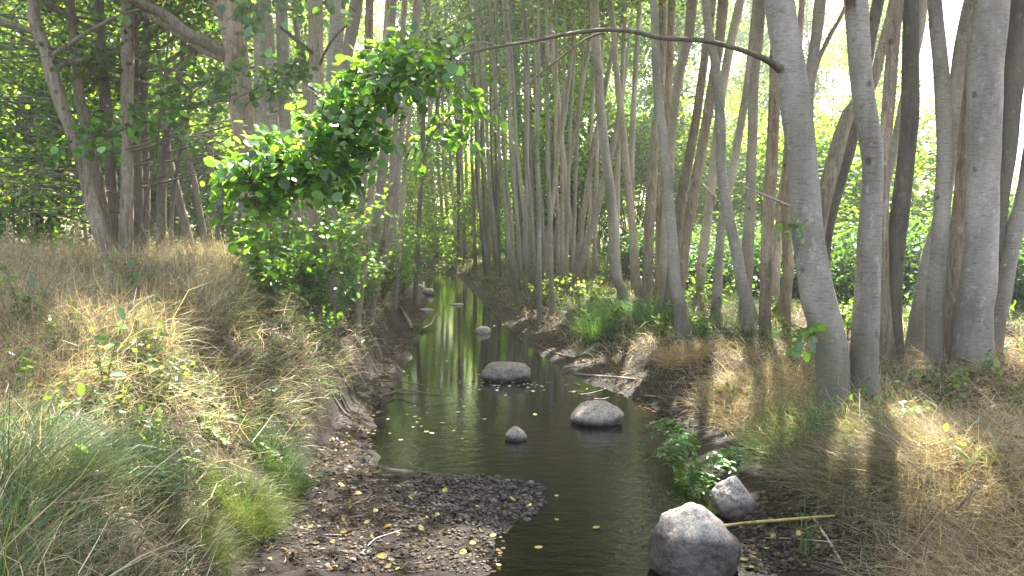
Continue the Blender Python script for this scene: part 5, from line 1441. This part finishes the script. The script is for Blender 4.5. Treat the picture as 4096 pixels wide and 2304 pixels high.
# ================================================================== PLANTS
def plant(name, label, base, h, n_stems, pairs, lsize, col, seed, lean=.25, narrow=.7, group=None, cat='plant', near=True, twigs=0, m=None, up=.5):
    rr_ = np.random.default_rng(seed)
    p = ground_hit(*src('D', *base)) if len(base) == 2 else np.array(base, float)
    p[2] = h1(p[0], p[1])
    st = MB(); P = []; TD = []
    for k in range(n_stems):
        a = rr_.uniform(0, 2*PI); hh = h*rr_.uniform(.65, 1.1)
        tip = p+np.array([math.cos(a)*hh*lean*rr_.uniform(.4, 1.5), math.sin(a)*hh*lean*rr_.uniform(.4, 1.5), hh])
        mid = p*.5+tip*.5+np.array([0, 0, .08*hh])+rr_.normal(0, .03*hh, 3)
        pth = smooth_path([(*(p-np.array([0, 0, .03])), .003+.004*h), (*mid, .002+.0025*h), (*tip, .0012)], .05)
        st.add(*tube(pth[:, :3], pth[:, 3], 5))
        paths = [pth[:, :3]]
        for q in range(twigs):
            f = pth[int(rr_.uniform(.25, .95)*(len(pth)-1)), :3]; dd = rr_.normal(size=3); dd[2] = abs(dd[2])*.5; dd = dd/np.linalg.norm(dd)
            ln = hh*rr_.uniform(.2, .42)
            q2 = smooth_path([(*f, .003), (*(f+dd*ln*.5), .002), (*(f+dd*ln-np.array([0, 0, .05*ln])), .001)], .05)
            st.add(*tube(q2[:, :3], q2[:, 3], 4)); paths.append(q2[:, :3])
        for pa in paths:
            L_ = np.linalg.norm(np.diff(pa, axis=0), axis=1).sum()
            np_ = max(2, int(pairs*L_/hh))
            for j_ in range(np_):
                f = (.2+.8*(j_+rr_.random()*.4)/np_)*(len(pa)-1); c = pa[min(int(f), len(pa)-1)]
                az = j_*1.57+rr_.normal(0, .35)
                for sgn in (0, PI):
                    P.append(c); TD.append((math.cos(az+sgn), math.sin(az+sgn), .1))
            P.append(pa[-1]); TD.append((0, 0, .6))
    P = np.array(P); TD = np.array(TD)
    V, F, kk = leaves(P, lsize, 'near' if near else 'hex', up=up, tdir=TD*1.6, r=rr_, narrow=narrow)
    C = leaf_colors(len(P), kk, rr_, col, .22, .04)
    root = empty(name, p, label, cat, group)
    st.V = [v-p for v in st.V]
    link('stems', st.mesh('stems'), M_TWIG, root); link('foliage', mesh_np('foliage', V-p, F, C), m or M_LEAF, root)
    return root

NET = (.07, .16, .04); PALE = (.2, .3, .15)
plant('nettle', 'large nettle with drooping toothed leaves leaning out of the left grass', (262,1010), .5, 2, 8, .085, (.09,.17,.06), 1)
plant('nettle', 'nettle cluster on the left bank in the dry grass, above the large one', (330,790), .55, 4, 7, .08, (.08,.17,.05), 2)
plant('nettle', 'blue-green leafy nettle clump at the left edge of the photo', (60,850), .5, 4, 7, .085, (.09,.17,.07), 3)
plant('nettle', 'small leafy plant on the left bank crest', (175,720), .4, 3, 6, .07, NET, 4)
plant('nettle', 'leafy plant at the left bank crest right of the smaller one', (400,660), .4, 3, 5, .075, (.08,.18,.04), 5)
plant('wide_leaved_plant', 'pale silvery wide-leaved plant in the middle of the left slope', (545,1100), .16, 5, 3, .1, (.34,.42,.33), 6, 1.1, .42)
plant('wide_leaved_plant', 'small pale leafed plant low on the left slope', (690,1155), .1, 3, 2, .08, (.3,.38,.3), 7, 1.1, .42)
plant('nettle', 'dull green leafy herb at the far left, mid slope', (55,1010), .35, 4, 6, .07, (.08,.14,.07), 8)
plant('nettle', 'broad leafy herb beside the long arching tussock, lower left', (230,1270), .25, 3, 4, .07, (.09,.17,.08), 9)
plant('nettle', 'tiny bright herb by the bare earth patch on the left slope', (610,800), .15, 3, 3, .05, (.2,.3,.08), 10, .7)
for k, (bx, by, hh, ns) in enumerate([(700,760,1.1,7),(770,790,1.2,8),(840,830,1.1,8),(900,800,.9,7),(960,760,1.0,7),(1010,745,.8,6),(870,700,1.0,7),(720,700,1.0,6),(790,735,1.35,9),(930,735,1.3,9),(680,790,.8,7),(880,770,1.2,9)]):
    plant('alder_sapling', ['sapling right of the thick brown tree foot','sapling in the middle of the left thicket, above the bare earth','low sapling where the left slope drops to the shore','sapling with light leaves before the pale shore alder',
          'sapling overhanging the left shore roots','outermost sapling leaning over the far water from the left','sapling at the back of the left thicket','sapling tucked behind the thick brown tree','tallest sapling in the centre of the left thicket','tall sapling in front of the pale shore alder','short sapling at the left end of the thicket','sapling standing over the dry fringe of the left shore'][k],
          (bx, by), hh*1.25, ns+2, 13, .078, [(.09,.2,.04),(.12,.24,.045)][k % 2], 200+k, .55, .9, 'green saplings on the left shore', 'sapling', True, 7)
plant('alder_sapling', 'drooping leafy sapling shoot above the roots on the left slope', (800,880), .5, 4, 7, .065, (.07,.16,.03), 230, .5, .85, None, 'sapling', True, 2)
for k, (bx, by, hh) in enumerate([(2130,1110,.22),(2210,1095,.3),(2270,1075,.26),(2330,1060,.26),(2400,1010,.3),(2460,960,.35),(2560,900,.45),(2080,1110,.2),(1840,1020,.25),(2290,870,.5),(2230,1000,.3),(2545,1010,.35)]):
    plant('bramble', ['bramble with rounded leaves right against the twin alder foot','bramble with broad leaves, right of the twin alder foot','bramble with sunlit leaves on the right bank','bramble on the litter right of the sunlit one',
          'bramble before the thickest right-hand trunk','bramble at the foot of the thickest right-hand trunk','dark bramble at the right edge of the photo','low bramble in the straw left of the twin alder foot','herb in the sunlit straw by the right shore',
          'leafy sprig between the wavy trunk and the twin-stemmed alder','bramble among dead leaves behind the twin-stemmed alder','bright leaved bramble at the right border'][k],
          (bx, by), hh, 5, 6, .06, [(.07,.15,.05),(.09,.18,.06),(.11,.2,.07)][k % 3], 260+k, .9, .8, None, 'bramble')
plant('sprout', 'bright green shoot standing right of the twin-stemmed alder trunk', (2088,760), .6, 2, 4, .1, (.16,.3,.05), 300, .3, .4)
# small shrubs and herbs in the right bank mid distance
rs = np.random.default_rng(71)
for k in range(34):
    sx_, sy_ = rs.uniform(1450, 2560), rs.uniform(700, 860)
    p = ground_hit(*src('D', sx_, sy_))
    if p[2] < .15: continue
    plant('herb', 'small leafy herb growing in the dry grass among the right bank trunks', (p[0], p[1], p[2]), rs.uniform(.3, .7), 5, 6, .085, [(.07,.15,.04),(.1,.19,.06)][k % 2], 400+k, .5, .75, 'leafy herbs among the right bank trunks', 'herb', False, 1, M_CROWN)
for k in range(26):
    sx_, sy_ = rs.uniform(1180, 1500), rs.uniform(650, 780)
    p = ground_hit(*src('D', sx_, sy_))
    if p[2] < .2: continue
    plant('herb', 'small pale leafy herb on the far right bank beside the narrow stream', (p[0], p[1], p[2]), rs.uniform(.4, .8), 5, 6, .12, [(.09,.18,.04),(.13,.2,.06)][k % 2], 450+k, .6, .75, 'leafy herbs on the far right bank', 'herb', False, 1, M_CROWN)

rs = np.random.default_rng(72)
for k in range(26):
    sx_, sy_ = rs.uniform(20, 760), rs.uniform(640, 1250)
    p = ground_hit(*src('D', sx_, sy_))
    if np.interp(p[1], FLy, FLx)-p[0] < .25: continue
    plant('weed', 'small dull green leafy weed growing through the grass of the left bank', (p[0], p[1], p[2]), rs.uniform(.18, .4), 4, 6, .055, [(.08,.16,.05),(.1,.19,.07),(.13,.2,.08)][k % 3], 500+k, .6, .7, 'leafy weeds in the left bank grass', 'weed')

for k, (bx, by) in enumerate([(1000,705),(1025,690),(1040,672),(985,735),(1055,662)]):
    p = ground_hit(*src('D', bx, by)); 
    plant('alder_sapling', ['leafy sapling by the rounded grey stone on the left shore','leafy sapling behind the rounded grey stone','leafy sapling furthest up the left shore','low leafy sapling near the mossy log','leafy sapling overhanging the end of the water'][k],
          (p[0], p[1], p[2]), rs.uniform(1.6, 2.3), 8, 12, .12, [(.07,.17,.035),(.1,.21,.04)][k % 2], 600+k, .5, .9, 'green saplings on the left shore', 'sapling', False, 6, M_CROWN)
for k in range(14):
    x = rs.uniform(-5.5, 2.5); y = rs.uniform(43, 49)
    plant('leafy_shrub', 'distant leafy shrub at the end of the stream', (x, y, .5), rs.uniform(1.0, 2.2), 8, 10, .2, [(.08,.17,.04),(.13,.2,.06)][k % 2], 640+k, .7, .8, 'distant shrubs closing the end of the stream', 'shrub', False, 4, M_CROWN)

for k in range(16):
    sx_, sy_ = rs.uniform(1850, 2560), rs.uniform(960, 1240)
    p = ground_hit(*src('D', sx_, sy_))
    if p[0]-np.interp(p[1], FRy, FRx) < .3: continue
    plant('weed', 'small leafy weed growing through the lying straw of the right bank', (p[0], p[1], p[2]), rs.uniform(.16, .32), 4, 5, .055, [(.08,.16,.05),(.1,.19,.07)][k % 2], 700+k, .8, .75, 'leafy weeds in the right bank straw', 'weed')

# pinnate-leaved water plant at the right shore
def frond_plant(label, base, n, ln, seed, azr, lift=.1):
    rr_ = np.random.default_rng(seed)
    p = ground_hit(*src('D', *base)); p[2] = max(0, h1(p[0], p[1]))
    st = MB(); P = []; TD = []
    for k in range(n):
        a = rr_.uniform(*azr); l_ = ln*rr_.uniform(.55, 1.1)
        d = np.array([math.cos(a), math.sin(a), 0])
        pth = smooth_path([(*p, .003), (*(p+d*l_*.4+np.array([0, 0, l_*.45+lift])), .0025), (*(p+d*l_+np.array([0, 0, l_*rr_.uniform(.05, .5)])), .001)], .03)
        st.add(*tube(pth[:, :3]-p, pth[:, 3], 4))
        side = np.array([-d[1], d[0], 0])
        m_ = len(pth)
        for j_ in range(int(m_*.3), m_, 1):
            for s_ in (-1, 1):
                P.append(pth[j_, :3]); TD.append(side*s_+d*.35+np.array([0, 0, .05]))
        P.append(pth[-1, :3]); TD.append(d)
    P = np.array(P); TD = np.array(TD)
    V, F, kk = leaves(P, .055, 'near', up=1.4, tdir=TD*2.2, r=rr_, narrow=.62)
    root = empty('fern_leaved_plant', p, label, 'plant')
    link('stems', st.mesh('stems'), plain_stem, root); link('foliage', mesh_np('foliage', V-p, F, leaf_colors(len(P), kk, rr_, (.09, .2, .055), .2, .01)), M_LEAF, root)
plain_stem = plain('green_stem', (.15, .22, .06), .6, .3)
frond_plant('fern-like green plant reaching left over the water from the right shore', (1755,1185), 16, .42, 1, (1.6, 4.0))
frond_plant('fern-like green plant directly behind the angular pale boulder', (1850,1225), 13, .34, 2, (.5, 4.4))
frond_plant('small fern-like plant low at the water edge left of the pointed boulder', (1770,1240), 8, .24, 3, (2.0, 4.6))
frond_plant('upper fern-like plant at the right shore beside the bare mud', (1720,1130), 9, .34, 4, (1.8, 4.4))

# fine twiggy debris on the muddy shores
r = np.random.default_rng(555)
Q = np.vstack([scatter_pix(1900, [(1075,745),(1060,820),(1010,930),(930,1060),(870,1160),(760,1260),(600,1440),(700,1250),(830,1060),(900,940),(985,820)]),
               scatter_pix(1500, [(1200,740),(1300,770),(1500,870),(1740,990),(1850,1130),(1740,1110),(1560,1000),(1300,860)]),
               scatter_pix(500, [(1860,1330),(2000,1240),(2180,1310),(2280,1449),(1900,1449)]),
               scatter_pix(500, [(700,1240),(1000,1230),(1240,1400),(1200,1449),(640,1449)]),
               scatter_pix(500, [(2150,960),(2500,900),(2570,1000),(2200,1090)])])
n = len(Q)
c = np.array([(.09, .065, .045), (.05, .035, .025), (.17, .13, .09), (.06, .045, .03)])[r.integers(0, 4, n)]
V, F, C = blades(Q[:, 0], Q[:, 1], r.uniform(0, 2*PI, n), r.uniform(.06, .3, n), r.normal(.12, .12, n), r.uniform(-.1, .45, n), r.uniform(.003, .008, n), c, c*1.1, r, 3, z=np.maximum(H(Q[:, 0], Q[:, 1]), 0)+.008)
tag(link('twig_litter', mesh_np('twig_litter', V, F, np.clip(C, .01, .8)), M_LITTER), 'fine dead twigs and stalks strewn over the muddy shores', 'twig litter', kind='stuff')
